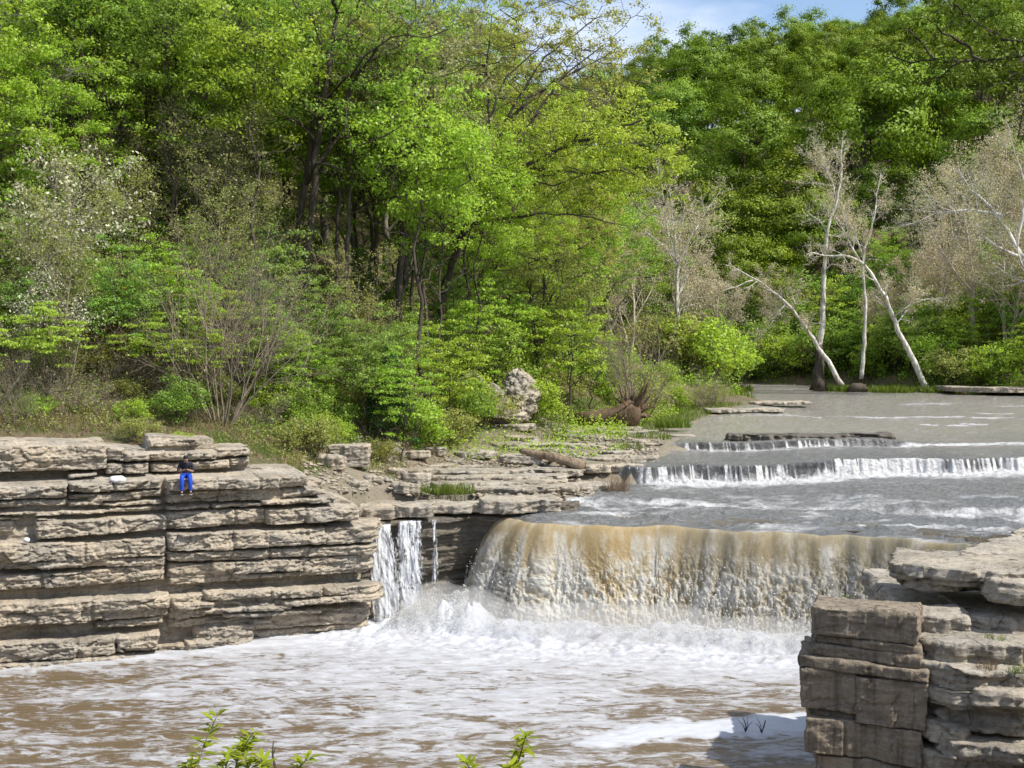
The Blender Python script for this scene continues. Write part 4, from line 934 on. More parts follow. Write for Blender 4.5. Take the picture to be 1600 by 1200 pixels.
# ------------------------------------------------------------------ vegetation
def leaf_quads(C, Nrm, size, rng, aspect=0.6):
    """diamond leaves: centres, rough normals, lengths -> V, Q"""
    n = len(C)
    Nrm = Nrm / (np.linalg.norm(Nrm, axis=1)[:, None] + 1e-9)
    r = rng.normal(size=(n, 3)); a = np.cross(Nrm, r); a /= np.linalg.norm(a, axis=1)[:, None] + 1e-9
    b = np.cross(Nrm, a)
    l = size[:, None] * 0.5
    V = np.stack([C - a * l, C + b * l * aspect + Nrm * l * 0.15, C + a * l, C - b * l * aspect + Nrm * l * 0.15], 1).reshape(-1, 3)
    Q = np.arange(4 * n).reshape(-1, 4)
    return V, Q
def crown_mesh(name, centres, radii, per, size, rng, material, flat=0.6, up=0.5, tones=None, aspect=0.6, outw=0.0):
    n = len(centres)
    per = np.broadcast_to(per, (n,)).astype(int)
    k = np.repeat(np.arange(n), per); m = len(k)
    d = rng.normal(size=(m, 3)); d /= np.linalg.norm(d, axis=1)[:, None]
    r = rng.uniform(0, 1, m) ** 0.5
    off = d * r[:, None] * radii[k][:, None] * np.array([1, 1, flat])
    off *= (1 + 0.35 * rng.normal(size=(m, 1)))
    C = centres[k] + off
    nr = d * 0.8 + rng.normal(size=(m, 3)) * 0.6 + np.array([0, 0, up])
    if outw:
        cen = centres.mean(0); oc = C - cen; oc /= np.linalg.norm(oc, axis=1)[:, None] + 1e-9
        nr = nr * 0.75 + oc * outw + d * 0.5
    sz = size * rng.uniform(0.6, 1.35, m)
    V, Q = leaf_quads(C, nr, sz, rng, aspect)
    if tones is None: tones = rng.uniform(0, 1, n)
    tn = np.clip(tones[k] + rng.normal(0, 0.12, m), 0, 1)
    return make_mesh(name, V, Q, None, [material], False, {'tone': np.repeat(tn, 4)})
def curve_pts(p0, p1, n, bow, rng, wob=0.06):
    t = np.linspace(0, 1, n)[:, None]
    L_ = np.linalg.norm(p1 - p0)
    P = p0 + (p1 - p0) * t + np.array(bow) * (4 * t * (1 - t)) * L_
    w = rng.normal(0, wob * L_, (n, 3)) ; w[0] = w[-1] = 0
    return P + w
def leafy_proto(name, seed, H, R, cb, n_limb, n_clump, per, leaf, clump_r, leafm, barkm, trunk_r=None, flat=0.6, lean=(0, 0), forks=1, shell=0.55, top_bias=0.0, dome=1.0, aspect=0.6, twigs=3, base_spread=0.5, outw=0.0):
    rng = np.random.default_rng(seed)
    trunk_r = trunk_r or H * 0.016
    mb = MB(); nodes = []
    topz = H * 0.9
    for fk in range(forks):
        ang = rng.uniform(0, 6.28); spread = (H * 0.10 if forks > 1 else 0)
        tp = np.array([lean[0] + spread * math.cos(ang + fk * 2.4), lean[1] + spread * math.sin(ang + fk * 2.4), topz * rng.uniform(0.85, 1)])
        b0 = np.array([0.35 * trunk_r * 3 * math.cos(ang + fk * 2.4), 0.35 * trunk_r * 3 * math.sin(ang + fk * 2.4), -0.4]) if forks > 1 else np.array([0, 0, -0.4])
        P = curve_pts(b0, tp, 12, (rng.normal(0, .02), rng.normal(0, .02), 0), rng, 0.011)
        t = np.linspace(0, 1, 12)
        Rr = trunk_r * (0.8 if forks > 1 else 1) * ((1 - t) ** 0.85 * 0.95 + 0.05) * (1 + 0.5 * np.exp(-t * 18))
        tube(mb, P, Rr, 8, True, 0.12, seed + fk)
        for j in range(n_limb // forks):
            tt = rng.uniform(max(0.05, cb * 0.85), 0.85) if j else cb
            q = np.array([np.interp(tt, t, P[:, i]) for i in range(3)]); rr = np.interp(tt, t, Rr)
            az = j * 2.4 + rng.normal(0, .35) + fk; el = rng.uniform(0.15, 0.95)
            zrel = np.clip((q[2] / H - cb) / (1 - cb), 0, 1)
            ln = R * rng.uniform(0.6, 1.0) * math.sqrt(max(0.15, 1 - zrel ** 2 * 0.8))
            e = q + np.array([math.cos(az) * math.cos(el), math.sin(az) * math.cos(el), math.sin(el)]) * ln
            LP = curve_pts(q, e, 8, (0, 0, rng.uniform(-0.02, 0.10)), rng, 0.035)
            LR = np.linspace(rr * 0.55, 0.02, 8)
            tube(mb, LP, LR, 6, False)
            for i in range(2, 8): nodes.append(np.r_[LP[i], LR[i]])
        for i in range(6, 12): nodes.append(np.r_[P[i], Rr[i]])
    nodes = np.array(nodes)
    zc = H * (cb + 1) / 2; hz = H * (1 - cb) / 2
    cs = []
    while len(cs) < n_clump:
        d = rng.normal(size=3); d /= np.linalg.norm(d)
        if d[2] < -base_spread and rng.random() < 0.7: continue
        r = rng.uniform(shell ** 2, 1.0) ** 0.5
        wob = 1 + 0.28 * float(vn(d[0] * 1.7, d[1] * 1.7, d[2] * 1.7, seed)) + 0.15 * float(vn(d[0] * 4, d[1] * 4, d[2] * 4, seed + 1))
        zz = d[2] * hz * r * wob
        k = 1.0 if dome == 1 else max(0.15, 1 - (zz / hz * 0.5 + 0.5) ** dome)
        p = np.array([lean[0] * (0.3 + 0.7 * (zc + zz) / H) + d[0] * R * r * wob * k, lean[1] * (0.3 + 0.7 * (zc + zz) / H) + d[1] * R * r * wob * k, zc + zz])
        cs.append(p)
    cs = np.array(cs)
    for c in cs:
        v = nodes[:, :3] - c; cost = np.linalg.norm(v, axis=1) + 0.8 * np.maximum(v[:, 2], 0)
        i = int(np.argmin(cost)); a = nodes[i]
        tube(mb, curve_pts(a[:3], c, 5, (0, 0, rng.uniform(-0.05, 0.1)), rng, 0.05), np.linspace(max(0.015, min(a[3] * 0.6, 0.05)), 0.008, 5), 4, False)
        for _ in range(twigs):
            e = c + rng.normal(size=3) * clump_r * np.array([0.8, 0.8, 0.5])
            tube(mb, np.array([c, (c + e) / 2 + rng.normal(0, .06, 3), e]), [0.012, 0.008, 0.004], 3, False)
    tones = np.clip(0.5 + 0.5 * np.array([float(vn(c[0] * .4, c[1] * .4, c[2] * .4, seed + 9)) for c in cs]) + rng.normal(0, .15, len(cs)), 0, 1)
    cm = crown_mesh(name + '_crown', cs, clump_r * rng.uniform(0.65, 1.3, len(cs)), per, leaf, rng, leafm, flat, 0.5, tones, aspect, outw)
    tm = mb.mesh(name + '_trunk', [barkm], True)
    return [('trunk', tm), ('crown', cm)]

def grow(mb, p, d, ln, r, lev, rng, prm, tips):
    """branching wood: each branch wanders, then bears finer ones"""
    n = prm['seg'][lev]; P = [np.array(p)]; d = np.array(d) / np.linalg.norm(d)
    for i in range(n):
        d = d + rng.normal(0, prm['wander'][lev], 3) + np.array([0, 0, prm['up'][lev]])
        d /= np.linalg.norm(d); P.append(P[-1] + d * ln / n)
    P = np.array(P); R = np.linspace(r, max(r * prm['taper'], 0.004), n + 1)
    tube(mb, P, R, prm['sides'][lev], False)
    if lev + 1 >= len(prm['seg']):
        tips.append(P[-1]); tips.append(P[max(0, n // 2)]); return
    k = prm['kids'][lev]
    for j in range(k):
        t = prm['from'][lev] + (1 - prm['from'][lev]) * (j + rng.uniform(0, 1)) / k
        i = min(int(t * n), n - 1); f = t * n - i
        q = P[i] + (P[i + 1] - P[i]) * f; dd = P[i + 1] - P[i]; dd /= np.linalg.norm(dd)
        perp = np.cross(dd, rng.normal(size=3)); perp /= np.linalg.norm(perp)
        a = math.radians(rng.uniform(*prm['angle'][lev]))
        nd = dd * math.cos(a) + perp * math.sin(a)
        rr = max(0.004, np.interp(t, [0, 1], [r, r * prm['taper']]) * rng.uniform(0.45, 0.7))
        grow(mb, q, nd, ln * rng.uniform(*prm['ratio'][lev]) * (1.1 - 0.5 * t), rr, lev + 1, rng, prm, tips)
PRM_BARE = dict(seg=(9, 7, 5, 3), wander=(.05, .12, .16, .18), up=(.03, .06, .05, .05), sides=(8, 5, 3, 3), kids=(11, 9, 8, 0), angle=((28, 60), (25, 60), (25, 65), (0, 0)), ratio=((.38, .6), (.38, .6), (.35, .6), (0, 0)), taper=0.25)
PRM_BARE['from'] = (.28, .2, .15, 0)
def wood_proto(name, seed, starts, prm, barkm, leafm=None, per=3, leaf=0.1, spread=0.3, frac=1.0, extra=None):
    """starts: (point, direction, length, radius); extra: fixed stems as (points, radii)"""
    rng = np.random.default_rng(seed); mb = MB(); tips = []
    for P, R in (extra or []): tube(mb, P, R, 9, True, 0.10, seed)
    for p, d, ln, r in starts: grow(mb, p, d, ln, r, 0, rng, prm, tips)
    out = [('trunk', mb.mesh(name + '_trunk', [barkm], True))]
    if leafm is not None:
        T = np.array(tips); T = T[rng.random(len(T)) < frac]
        out.append(('crown', crown_mesh(name + '_crown', T, np.full(len(T), spread), per, leaf, rng, leafm, 0.8, 0.4)))
    return out
def place(parts, name, label, cat, x, y, sc=1.0, rz=0.0, group=None, z=None, kind=None, sink=0.1):
    z = gz(x, y) - sink if z is None else z
    o = empty(name, (x, y, z), rz, sc)
    tag(o, label, cat, group, kind)
    for pn, me in parts: link(pn, me, o)
    return o
def dist_poly(x, y): return _look('d', x, y)

PR = {}
def protos():
    k = dict(twigs=2)
    # woodland trees of the near slope
    PR['oak'] = leafy_proto('oak', 1, 20, 7.2, .34, 12, 260, 74, .185, 0.72, L['olive'], B['dark'], .36, .45, shell=.35)
    PR['oak2'] = leafy_proto('oak2', 2, 18, 6.4, .28, 12, 230, 80, .18, 0.72, L['yellow'], B['dark'], .30, .45, shell=.35)
    PR['maple'] = leafy_proto('maple', 3, 19, 5.2, .22, 12, 250, 90, .19, 0.78, L['bright'], B['grey'], .26, .5, shell=.4)
    PR['maple2'] = leafy_proto('maple2', 4, 15, 4.6, .15, 10, 210, 90, .185, 0.74, L['bright'], B['dark'], .2, .5, shell=.35)
    PR['elm'] = leafy_proto('elm', 5, 21, 5.8, .25, 12, 270, 80, .18, 0.75, L['mid'], B['dark'], .3, .5, shell=.4, forks=2)
    PR['ash'] = leafy_proto('ash', 6, 16, 4.4, .2, 10, 190, 75, .17, 0.7, L['mid'], B['grey'], .2, .5, shell=.3)
    PR['pole'] = leafy_proto('pole', 15, 19, 3.6, .5, 9, 120, 74, .18, .75, L['mid'], B['dark'], .16, .5, shell=.3)
    PR['pole2'] = leafy_proto('pole2', 16, 17, 3.2, .55, 9, 100, 74, .18, .75, L['bright'], B['dark'], .13, .5, shell=.3, lean=(.8, .2))
    PR['pale'] = leafy_proto('pale', 7, 17, 5.0, .3, 12, 200, 46, .15, 0.75, L['grey'], B['grey'], .22, .5, shell=.3, twigs=5)
    # saplings with flat sprays
    PR['sapling'] = leafy_proto('sapling', 8, 6.5, 2.4, .18, 8, 80, 62, .14, 0.5, L['bright'], B['dark'], .06, .28, shell=.2)
    PR['sapling2'] = leafy_proto('sapling2', 9, 8, 2.3, .15, 9, 90, 60, .14, 0.52, L['blue'], B['dark'], .07, .4, shell=.2)
    PR['sapling3'] = leafy_proto('sapling3', 10, 5.5, 2.7, .35, 8, 60, 75, .15, 0.55, L['yellow'], B['dark'], .05, .18, shell=.2)
    # bushes
    PR['bush'] = leafy_proto('bush', 11, 2.6, 1.5, .02, 9, 60, 60, .13, 0.42, L['bright'], B['dark'], .04, .7, forks=3, shell=.3)
    PR['bush2'] = leafy_proto('bush2', 12, 3.2, 1.8, .02, 9, 70, 60, .14, 0.46, L['mid'], B['dark'], .05, .6, forks=3, shell=.3)
    PR['bush3'] = leafy_proto('bush3', 13, 2.2, 1.6, .02, 9, 60, 50, .12, 0.42, L['olive'], B['dark'], .04, .7, forks=3, shell=.3)
    PR['cedar'] = leafy_proto('cedar', 14, 5.2, 1.9, .02, 12, 230, 60, .15, 0.36, L['cedar'], B['dark'], .1, .9, shell=.3, dome=1.4, aspect=.3)
    # hill trees, seen from far off
    for i, (lm, H, R_) in enumerate([('hill', 20, 7.5), ('hill', 22, 8.5), ('dark', 21, 8), ('hillyellow', 19, 7.5), ('hill', 24, 7)]):
        PR['hill%d' % i] = leafy_proto('hill%d' % i, 30 + i, H, R_, .2, 9, 84, 250, .37, 1.75, L[lm], B['dark'], .35, .58, shell=.72, twigs=0, base_spread=.45, outw=1.1)
    PR['hill5'] = leafy_proto('hill5', 37, 23, 5.0, .3, 12, 110, 46, .36, 1.2, L['grey'], B['grey'], .25, .6, shell=.35, twigs=3)
    # budding and bare trees
    p = dict(PRM_BARE); 
    PR['tan'] = wood_proto('tan', 50, [((0, 0, -.3), (0, 0, 1), 15, .28)], p, B['tan'], L['tan'], 4, .16, .45, .75)
    PR['tan2'] = wood_proto('tan2', 51, [((0, 0, -.3), (.1, 0, 1), 12, .2), ((0.2, 0, -.3), (-.3, .1, 1), 11, .18)], p, B['tan'], L['tan'], 4, .16, .5, .7)
    q = dict(p, kids=(12, 8, 7, 0), up=(.02, .03, .02, .02))
    PR['bareg'] = wood_proto('bareg', 52, [((0, 0, -.3), (0.05, 0, 1), 10, .07), ((0.1, 0, -.3), (0.3, .1, 1), 8, .05)], q, B['brush'], L['olive'], 3, .12, .28, .6)
    s = dict(seg=(8, 6, 4), wander=(.09, .14, .2), up=(.03, .03, .0), sides=(5, 3, 3), kids=(10, 7, 0), angle=((15, 45), (20, 55), (0, 0)), ratio=((.4, .7), (.35, .6), (0, 0)), taper=.2)
    s['from'] = (.2, .15, 0)
    def fan(n, seed, ln, tilt):
        r = np.random.default_rng(seed); o = []
        for k in range(n):
            a = r.uniform(0, 6.28); t = r.uniform(.15, tilt)
            o.append(((0.15 * math.cos(a), 0.15 * math.sin(a), -.2), (math.cos(a) * t, math.sin(a) * t, 1), ln * r.uniform(.6, 1.1), .035))
        return o
    PR['brush'] = wood_proto('brush', 53, fan(14, 1, 5.2, 1.0), s, B['brush'], L['olive'], 1, .09, .15, .4)
    PR['brush2'] = wood_proto('brush2', 54, fan(9, 2, 2.2, 1.2), s, B['brush'], L['tan'], 1, .07, .12, .4)
    PR['blossom'] = wood_proto('blossom', 55, [((0, 0, -.2), (.5, 0, 1), 6.5, .09), ((0, 0, -.2), (-.4, 0.3, 1), 5.5, .07)], q, B['grey'], L['white'], 3, .12, .24, .75)
protos()
RNG = random.Random(77)

def woods():
    # ---- the trees one can single out on the near slope (pixel x, distance, size factor, kind)
    def T(px, D, parts, sc, name, label, cat='tree', rz=None, **kw):
        x = xat(px, D)
        return place(PR[parts] if isinstance(parts, str) else parts, name, label, cat, x, D, sc, RNG.uniform(0, 6.28) if rz is None else rz, **kw)
    # twin dark trunks, forked
    rng = np.random.default_rng(90)
    def custom(name, stems, seed, H, R_, cb, n_clump, per, leaf, cl, leafm, barkm, centre, flat=.45, limbs=10, shell=.3, extra_limbs=()):
        """tree whose stems follow given polylines; crown round a centre"""
        r = np.random.default_rng(seed); mb = MB(); nodes = []
        for P, R0, R1 in stems:
            P = np.asarray(P, float); s, Q = resample(P, 0.7); n = len(Q)
            Q = Q + r.normal(0, .05, Q.shape); Rr = np.linspace(R0, R1, n); tube(mb, Q, Rr, 9, True, .15, seed)
            for i in range(n // 2, n): nodes.append(np.r_[Q[i], Rr[i]])
            for j in range(limbs):
                i = r.integers(int(n * .5), n); c = np.array(centre) + r.normal(size=3) * np.array([R_, R_, H * (1 - cb) / 2]) * .6
                LP = curve_pts(Q[i], c, 8, (0, 0, r.uniform(-.02, .1)), r, .04); LR = np.linspace(Rr[i] * .5, .02, 8)
                tube(mb, LP, LR, 6, False); nodes += [np.r_[LP[k], LR[k]] for k in range(2, 8)]
        nodes = np.array(nodes); cs = []
        while len(cs) < n_clump:
            d = r.normal(size=3); d /= np.linalg.norm(d); rr = r.uniform(shell ** 2, 1) ** .5 * (1 + .3 * float(vn(d[0] * 1.8, d[1] * 1.8, d[2] * 1.8, seed)))
            cs.append(np.array(centre) + d * rr * np.array([R_, R_ * .8, H * (1 - cb) / 2]))
        cs = np.array(cs)
        for c in cs:
            v = nodes[:, :3] - c; i = int(np.argmin(np.linalg.norm(v, axis=1) + .8 * np.maximum(v[:, 2], 0))); a = nodes[i]
            tube(mb, curve_pts(a[:3], c, 5, (0, 0, r.uniform(-.05, .1)), r, .06), np.linspace(max(.02, min(a[3] * .6, .06)), .01, 5), 4, False)
            for _ in range(3):
                e = c + r.normal(size=3) * cl * np.array([.9, .9, .5]); tube(mb, np.array([c, e]), [.012, .005], 3, False)
        return [('trunk', mb.mesh(name + '_trunk', [barkm], True)), ('crown', crown_mesh(name + '_crown', cs, cl * r.uniform(.6, 1.3, len(cs)), per, leaf, r, leafm, flat))]
    D = 63.0
    def stem(pts, D, x0, z0): return [np.array([xat(px, D + dd) - x0, D + dd - D, zat(py, D + dd) - z0]) for px, py, dd in pts]
    def singled(name, label, base, D, stems, seed, crown_c, R_, H, n_clump, per, leafm, barkm, **kw):
        x0 = xat(base[0], D); z0 = gz(x0, D)
        st = []
        for pts, r0, r1 in stems:
            P = stem(pts, D, x0, z0)
            if pts[0][1] > 380 and kw.get('root', True): P = [np.array([P[0][0], P[0][1], -0.3])] + P if P[0][2] > 0 else P
            st.append((P, r0, r1))
        kw.pop('root', None)
        c = (xat(crown_c[0], D) - x0, 0, zat(crown_c[1], D) - z0)
        parts = custom(name, st, seed, H, R_, 0, n_clump, per, .18, .75, leafm, barkm, c, **kw)
        return place(parts, name, label, 'tree', x0, D, 1, 0, z=z0)
    singled('oak_tree', 'tall oak with twin dark trunks that fork above the brown brush', (480, 470), 62, [([(478, 420, 0), (490, 320, 0), (497, 230, 0), (512, 130, 0), (530, 20, 0)], .30, .10), ([(455, 420, .6), (472, 330, .6), (490, 210, .5), (500, 130, .3), (470, 20, 0)], .26, .08), ([(503, 185, 0), (530, 172, -.3), (560, 120, -1), (600, 60, -2)], .15, .05), ([(500, 140, 0), (560, 110, .4), (640, 60, .8)], .13, .04)], 91, (520, 70), 7.5, 11, 300, 60, L['mid'], B['dark'], limbs=7)
    singled('slim_tree', 'slim straight dark trunk just right of the twin trunked oak', (527, 440), 64, [([(527, 400, 0), (529, 300, 0), (533, 160, 0)], .13, .06)], 92, (535, 150), 3, 7, 80, 60, L['bright'], B['dark'])
    singled('slim_tree', 'slim grey trunk second to the right of the twin trunked oak', (545, 440), 65, [([(543, 400, 0), (547, 300, 0), (556, 180, 0), (565, 60, 0)], .17, .07)], 93, (570, 90), 3.6, 8, 100, 60, L['olive'], B['grey'])
    singled('leaning_tree', 'dark single trunk with long bare level limbs before the bright maples', (628, 480), 64, [([(624, 430, 0), (632, 330, 0), (641, 250, 0), (650, 150, 0), (655, 60, 0)], .24, .08), ([(634, 285, 0), (690, 255, -.5), (770, 232, -1)], .08, .02), ([(634, 300, 0), (590, 318, -.3), (548, 335, -.6)], .07, .02), ([(636, 290, 0), (600, 260, -.5), (550, 235, -1)], .08, .02)], 94, (650, 130), 5.5, 9, 170, 40, L['grey'], B['dark'])
    singled('oak_tree', 'great leaning oak whose yellow green crown reaches out over the river', (700, 500), 72, [([(690, 470, 0), (720, 370, 0), (775, 310, 0), (812, 262, 0), (880, 232, -1), (960, 200, -2), (1000, 190, -3)], .30, .06), ([(775, 310, 0), (790, 250, 0), (830, 190, 0), (880, 120, 0), (940, 70, 0)], .15, .03), ([(740, 350, 0), (850, 333, -1), (905, 335, -1.5), (960, 350, -2)], .12, .03), ([(812, 262, 0), (905, 270, -1), (985, 265, -2)], .12, .03), ([(720, 370, 0), (760, 200, 0), (790, 120, 0), (860, 60, 0)], .13, .03)], 95, (925, 235), 6.6, 8.5, 330, 66, L['yellow'], B['dark'], limbs=5)
    singled('oak_tree', 'spreading thin crowned oak standing against the sky at the forest edge', (760, 470), 80, [([(750, 430, 0), (768, 250, 0), (800, 170, 0), (850, 90, 0), (930, 30, 0)], .2, .04), ([(790, 190, 0), (860, 130, 0), (960, 80, 0)], .14, .03), ([(770, 250, 0), (760, 120, 0), (770, 20, 0)], .13, .03)], 96, (850, 85), 8.5, 9.5, 250, 56, L['olive'], B['dark'], limbs=8)
    singled('pale_tree', 'pale grey slender trunk with sparse pale buds in the green woods', (190, 430), 63, [([(190, 400, 0), (192, 300, 0), (197, 180, 0), (203, 40, 0)], .17, .05)], 97, (215, 130), 3.2, 8, 70, 34, L['olive'], B['grey'])
    singled('small_tree', 'small dark stemmed tree with a crooked fork on the point by the river', (838, 600), 76, [([(840, 600, 0), (838, 540, 0), (828, 480, 0), (830, 420, 0)], .2, .06), ([(840, 560, 0), (850, 500, 0), (848, 430, 0)], .13, .05), ([(842, 590, 0), (880, 560, -.5), (905, 540, -1)], .09, .04)], 98, (850, 455), 5, 6, 130, 50, L['olive'], B['dark'])
    for px, D_, k, sc, lab in ((715, 92, 'maple', 1.25, 'tall bright maple filling the gap behind the great leaning oak'), (775, 100, 'elm', 1.15, 'tall green elm against the sky behind the great leaning oak'), (835, 96, 'oak2', 1.2, 'yellow green oak at the sky edge right of the thin crowned oak'), (905, 104, 'maple', 1.0, 'green maple at the end of the near woods, tops below the sky gap'), (955, 112, 'ash', 1.15, 'green ash at the far end of the near woods'), (660, 88, 'pale', 1.35, 'pale budding tree high in the woods left of the sky gap'), (1000, 128, 'maple', .95, 'bright maple on the bank beyond the point')):
        T(px, D_, k, sc, k.rstrip('2') + '_tree', lab)
    # ---- the mass of the near slope
    kinds = {'maple': ('bright green maple in full leaf', 'tree'), 'maple2': ('short bright green maple', 'tree'), 'elm': ('tall mid green elm with forked stem', 'tree'), 'ash': ('slender mid green ash', 'tree'), 'oak': ('olive oak just coming into leaf', 'tree'), 'oak2': ('yellow green oak with open crown', 'tree'), 'pale': ('thin grey green tree with buds only', 'tree')}
    taken = []
    n = 0
    tries = 0
    r = random.Random(3)
    while n < 80 and tries < 6000:
        tries += 1
        D_ = r.uniform(55, 112) if r.random() < .8 else r.uniform(50, 66); px = r.uniform(-260, 940)
        x = xat(px, D_)
        if dist_poly(x, D_) < 13: continue
        if px > 560 and D_ < 66: continue
        if px > 660 and D_ < 78: continue
        if 100 < px < 420 and D_ < 58: continue
        if 405 < px < 665 and D_ < 67: continue
        if any((x - a) ** 2 + (D_ - b) ** 2 < 5.0 ** 2 for a, b in taken): continue
        k = r.choices(['maple', 'maple2', 'elm', 'ash', 'oak', 'oak2', 'pale'], [4.5, 3.5, 3.2, 3, 1.4, 2.0, .5])[0]
        sc = r.uniform(.8, 1.12)
        if D_ < 60: sc *= .8
        if px > 700: sc *= .78
        taken.append((x, D_)); n += 1
        zone = 'in the crowded woods above the layered cliff' if px < 420 else ('in the crowded woods behind the brown brush' if px < 660 else 'in the crowded woods behind the leaning oak')
        place(PR[k], k.rstrip('2') + '_tree', kinds[k][0] + ' ' + zone, 'tree', x, D_, sc, r.uniform(0, 6.28), 'woodland trees on the near slope')
    rp = random.Random(8); pp = []; t = 0
    while len(pp) < 30 and t < 3000:
        t += 1; D_ = rp.uniform(57, 72); px = rp.uniform(120, 780); x = xat(px, D_)
        if dist_poly(x, D_) < 9 or px > 680 and D_ < 66 or 425 < px < 665 and D_ < 67 or any((x - p_) ** 2 + (D_ - q_) ** 2 < 2.6 ** 2 for p_, q_ in pp): continue
        pp.append((x, D_)); k = rp.choice(['pole', 'pole2'])
        place(PR[k], 'slender_tree', ('straight slender dark trunk with leaves only at the top' if k == 'pole' else 'thin leaning dark trunk with a small bright top') + ', in the near woods', 'tree', x, D_, rp.uniform(.8, 1.15), rp.uniform(0, 6.28), 'slender trunks in the near woods')
    # ---- saplings and bushes along the foot of the slope
    ks = {'maple2': 'short bright maple', 'sapling': 'young tree with flat sprays of bright leaves', 'sapling2': 'young tree with soft blue green leaves', 'sapling3': 'low sapling with level yellow green sprays', 'bareg': 'leafless grey sapling with fine twigs', 'brush': 'tangle of bare upright grey stems', 'bush': 'bright green bush', 'bush2': 'rounded mid green bush', 'bush3': 'olive bush', 'brush2': 'low clump of bare brown twigs'}
    def scatter(count, x0, x1, d0, d1, table, gap, group, where, smin=.75, smax=1.2, seed=0, river=2.5):
        r = random.Random(seed); pts = []; t = 0
        while len(pts) < count and t < 4000:
            t += 1
            D_ = r.uniform(d0, d1); px = r.uniform(x0, x1); x = xat(px, D_)
            if dist_poly(x, D_) < river: continue
            if any((x - a) ** 2 + (D_ - b) ** 2 < gap ** 2 for a, b in pts): continue
            if 300 < px < 455 and D_ < 49.5 or 425 < px < 665 and 58 < D_ < 66 and 'sapling' in group: continue
            if 745 < px < 840 and D_ < 68.5 or 895 < px < 1060 and D_ < 75: continue
            pts.append((x, D_)); k = r.choices([a for a, b in table], [b for a, b in table])[0]
            nm = {'sapling': 'sapling', 'sapling2': 'sapling', 'sapling3': 'sapling', 'bareg': 'bare_sapling', 'brush': 'bare_shrub', 'brush2': 'bare_shrub', 'tan': 'budding_tree', 'tan2': 'budding_tree'}.get(k, 'bush')
            place(PR[k], nm, ks.get(k, k) + ' ' + where, 'bush' if nm in ('bush', 'bare_shrub') else 'tree', x, D_, r.uniform(smin, smax), r.uniform(0, 6.28), group)
    scatter(40, -160, 330, 47.5, 60, [('sapling', 5), ('sapling2', 4), ('sapling3', 2), ('bareg', 1.2)], 1.6, 'saplings above the cliff', 'behind the grassy cliff top', .6, 1.0, 1, 6)
    scatter(30, 330, 640, 52, 64, [('bareg', 1.3), ('sapling', 4), ('sapling2', 4), ('brush', 1.3), ('maple2', .6)], 1.6, 'saplings and brush on the brown slope', 'on the brown brushy slope', .6, 1.0, 2, 5)
    scatter(85, -160, 640, 43.5, 58, [('bush', 3), ('bush2', 2), ('bush3', 2), ('brush2', 4), ('brush', .6)], 1.2, 'low bushes on the slope', 'low on the slope above the cliff', .35, .85, 3, 3.2)
    scatter(20, 560, 800, 58, 74, [('bush', 4), ('bush2', 3), ('sapling', 3), ('sapling2', 2), ('bush3', 1)], 1.7, 'bushes under the leaning oak', 'under the leaning oak', .7, 1.2, 4, 3.0)
    scatter(22, 800, 1060, 70, 98, [('bush', 4), ('bush2', 2), ('sapling', 2), ('sapling2', 2), ('bush3', 2), ('brush', 1)], 2.2, 'bushes on the point by the river', 'on the point beside the upper river', .8, 1.4, 5, 2.0)
    # individual ones
    T(345, 48.6, 'brush', 1.4, 'bare_shrub', 'big fan of bare grey stems rising behind the cliff top', 'bush', 0.4, )
    T(607, 55.5, 'cedar', .95, 'cedar_tree', 'dark green shaggy cedar at the foot of the brown slope', 'tree')
    T(655, 56.5, 'bush', 1.0, 'bush', 'bright green bush leaning on the dark cedar', 'bush')
    T(700, 58.5, 'bush3', 1.0, 'bush', 'yellowish bush right of the dark cedar, above the ledges', 'bush')
    T(215, 43.6, 'bush3', .5, 'bush', 'low yellowish bush on the cliff edge left of the seated figure', 'bush')
    T(284, 43.4, 'bush', .34, 'bush', 'small bright weed on the topmost slab right behind the seated figure', 'bush')
    T(-4, 45.8, 'blossom', .85, 'blossom_tree', 'small tree with cream blossom at the photo edge, above the cliff', 'tree', 1.0)
    T(-14, 50.0, 'blossom', 1.3, 'blossom_tree', 'higher cream blossomed tree at the edge of the green woods', 'tree', 0.2)
    T(70, 45.6, 'sapling3', .8, 'sapling', 'lime green sapling with level sprays above the cliff at the photo edge', 'tree', 2.0)
    T(1100, 88, 'brush', .55, 'bare_shrub', 'budding willow clump at the tip of the point', 'bush')
    T(1115, 92, 'bush3', .9, 'bush', 'yellow green willow bush at the tip of the point', 'bush')
woods()

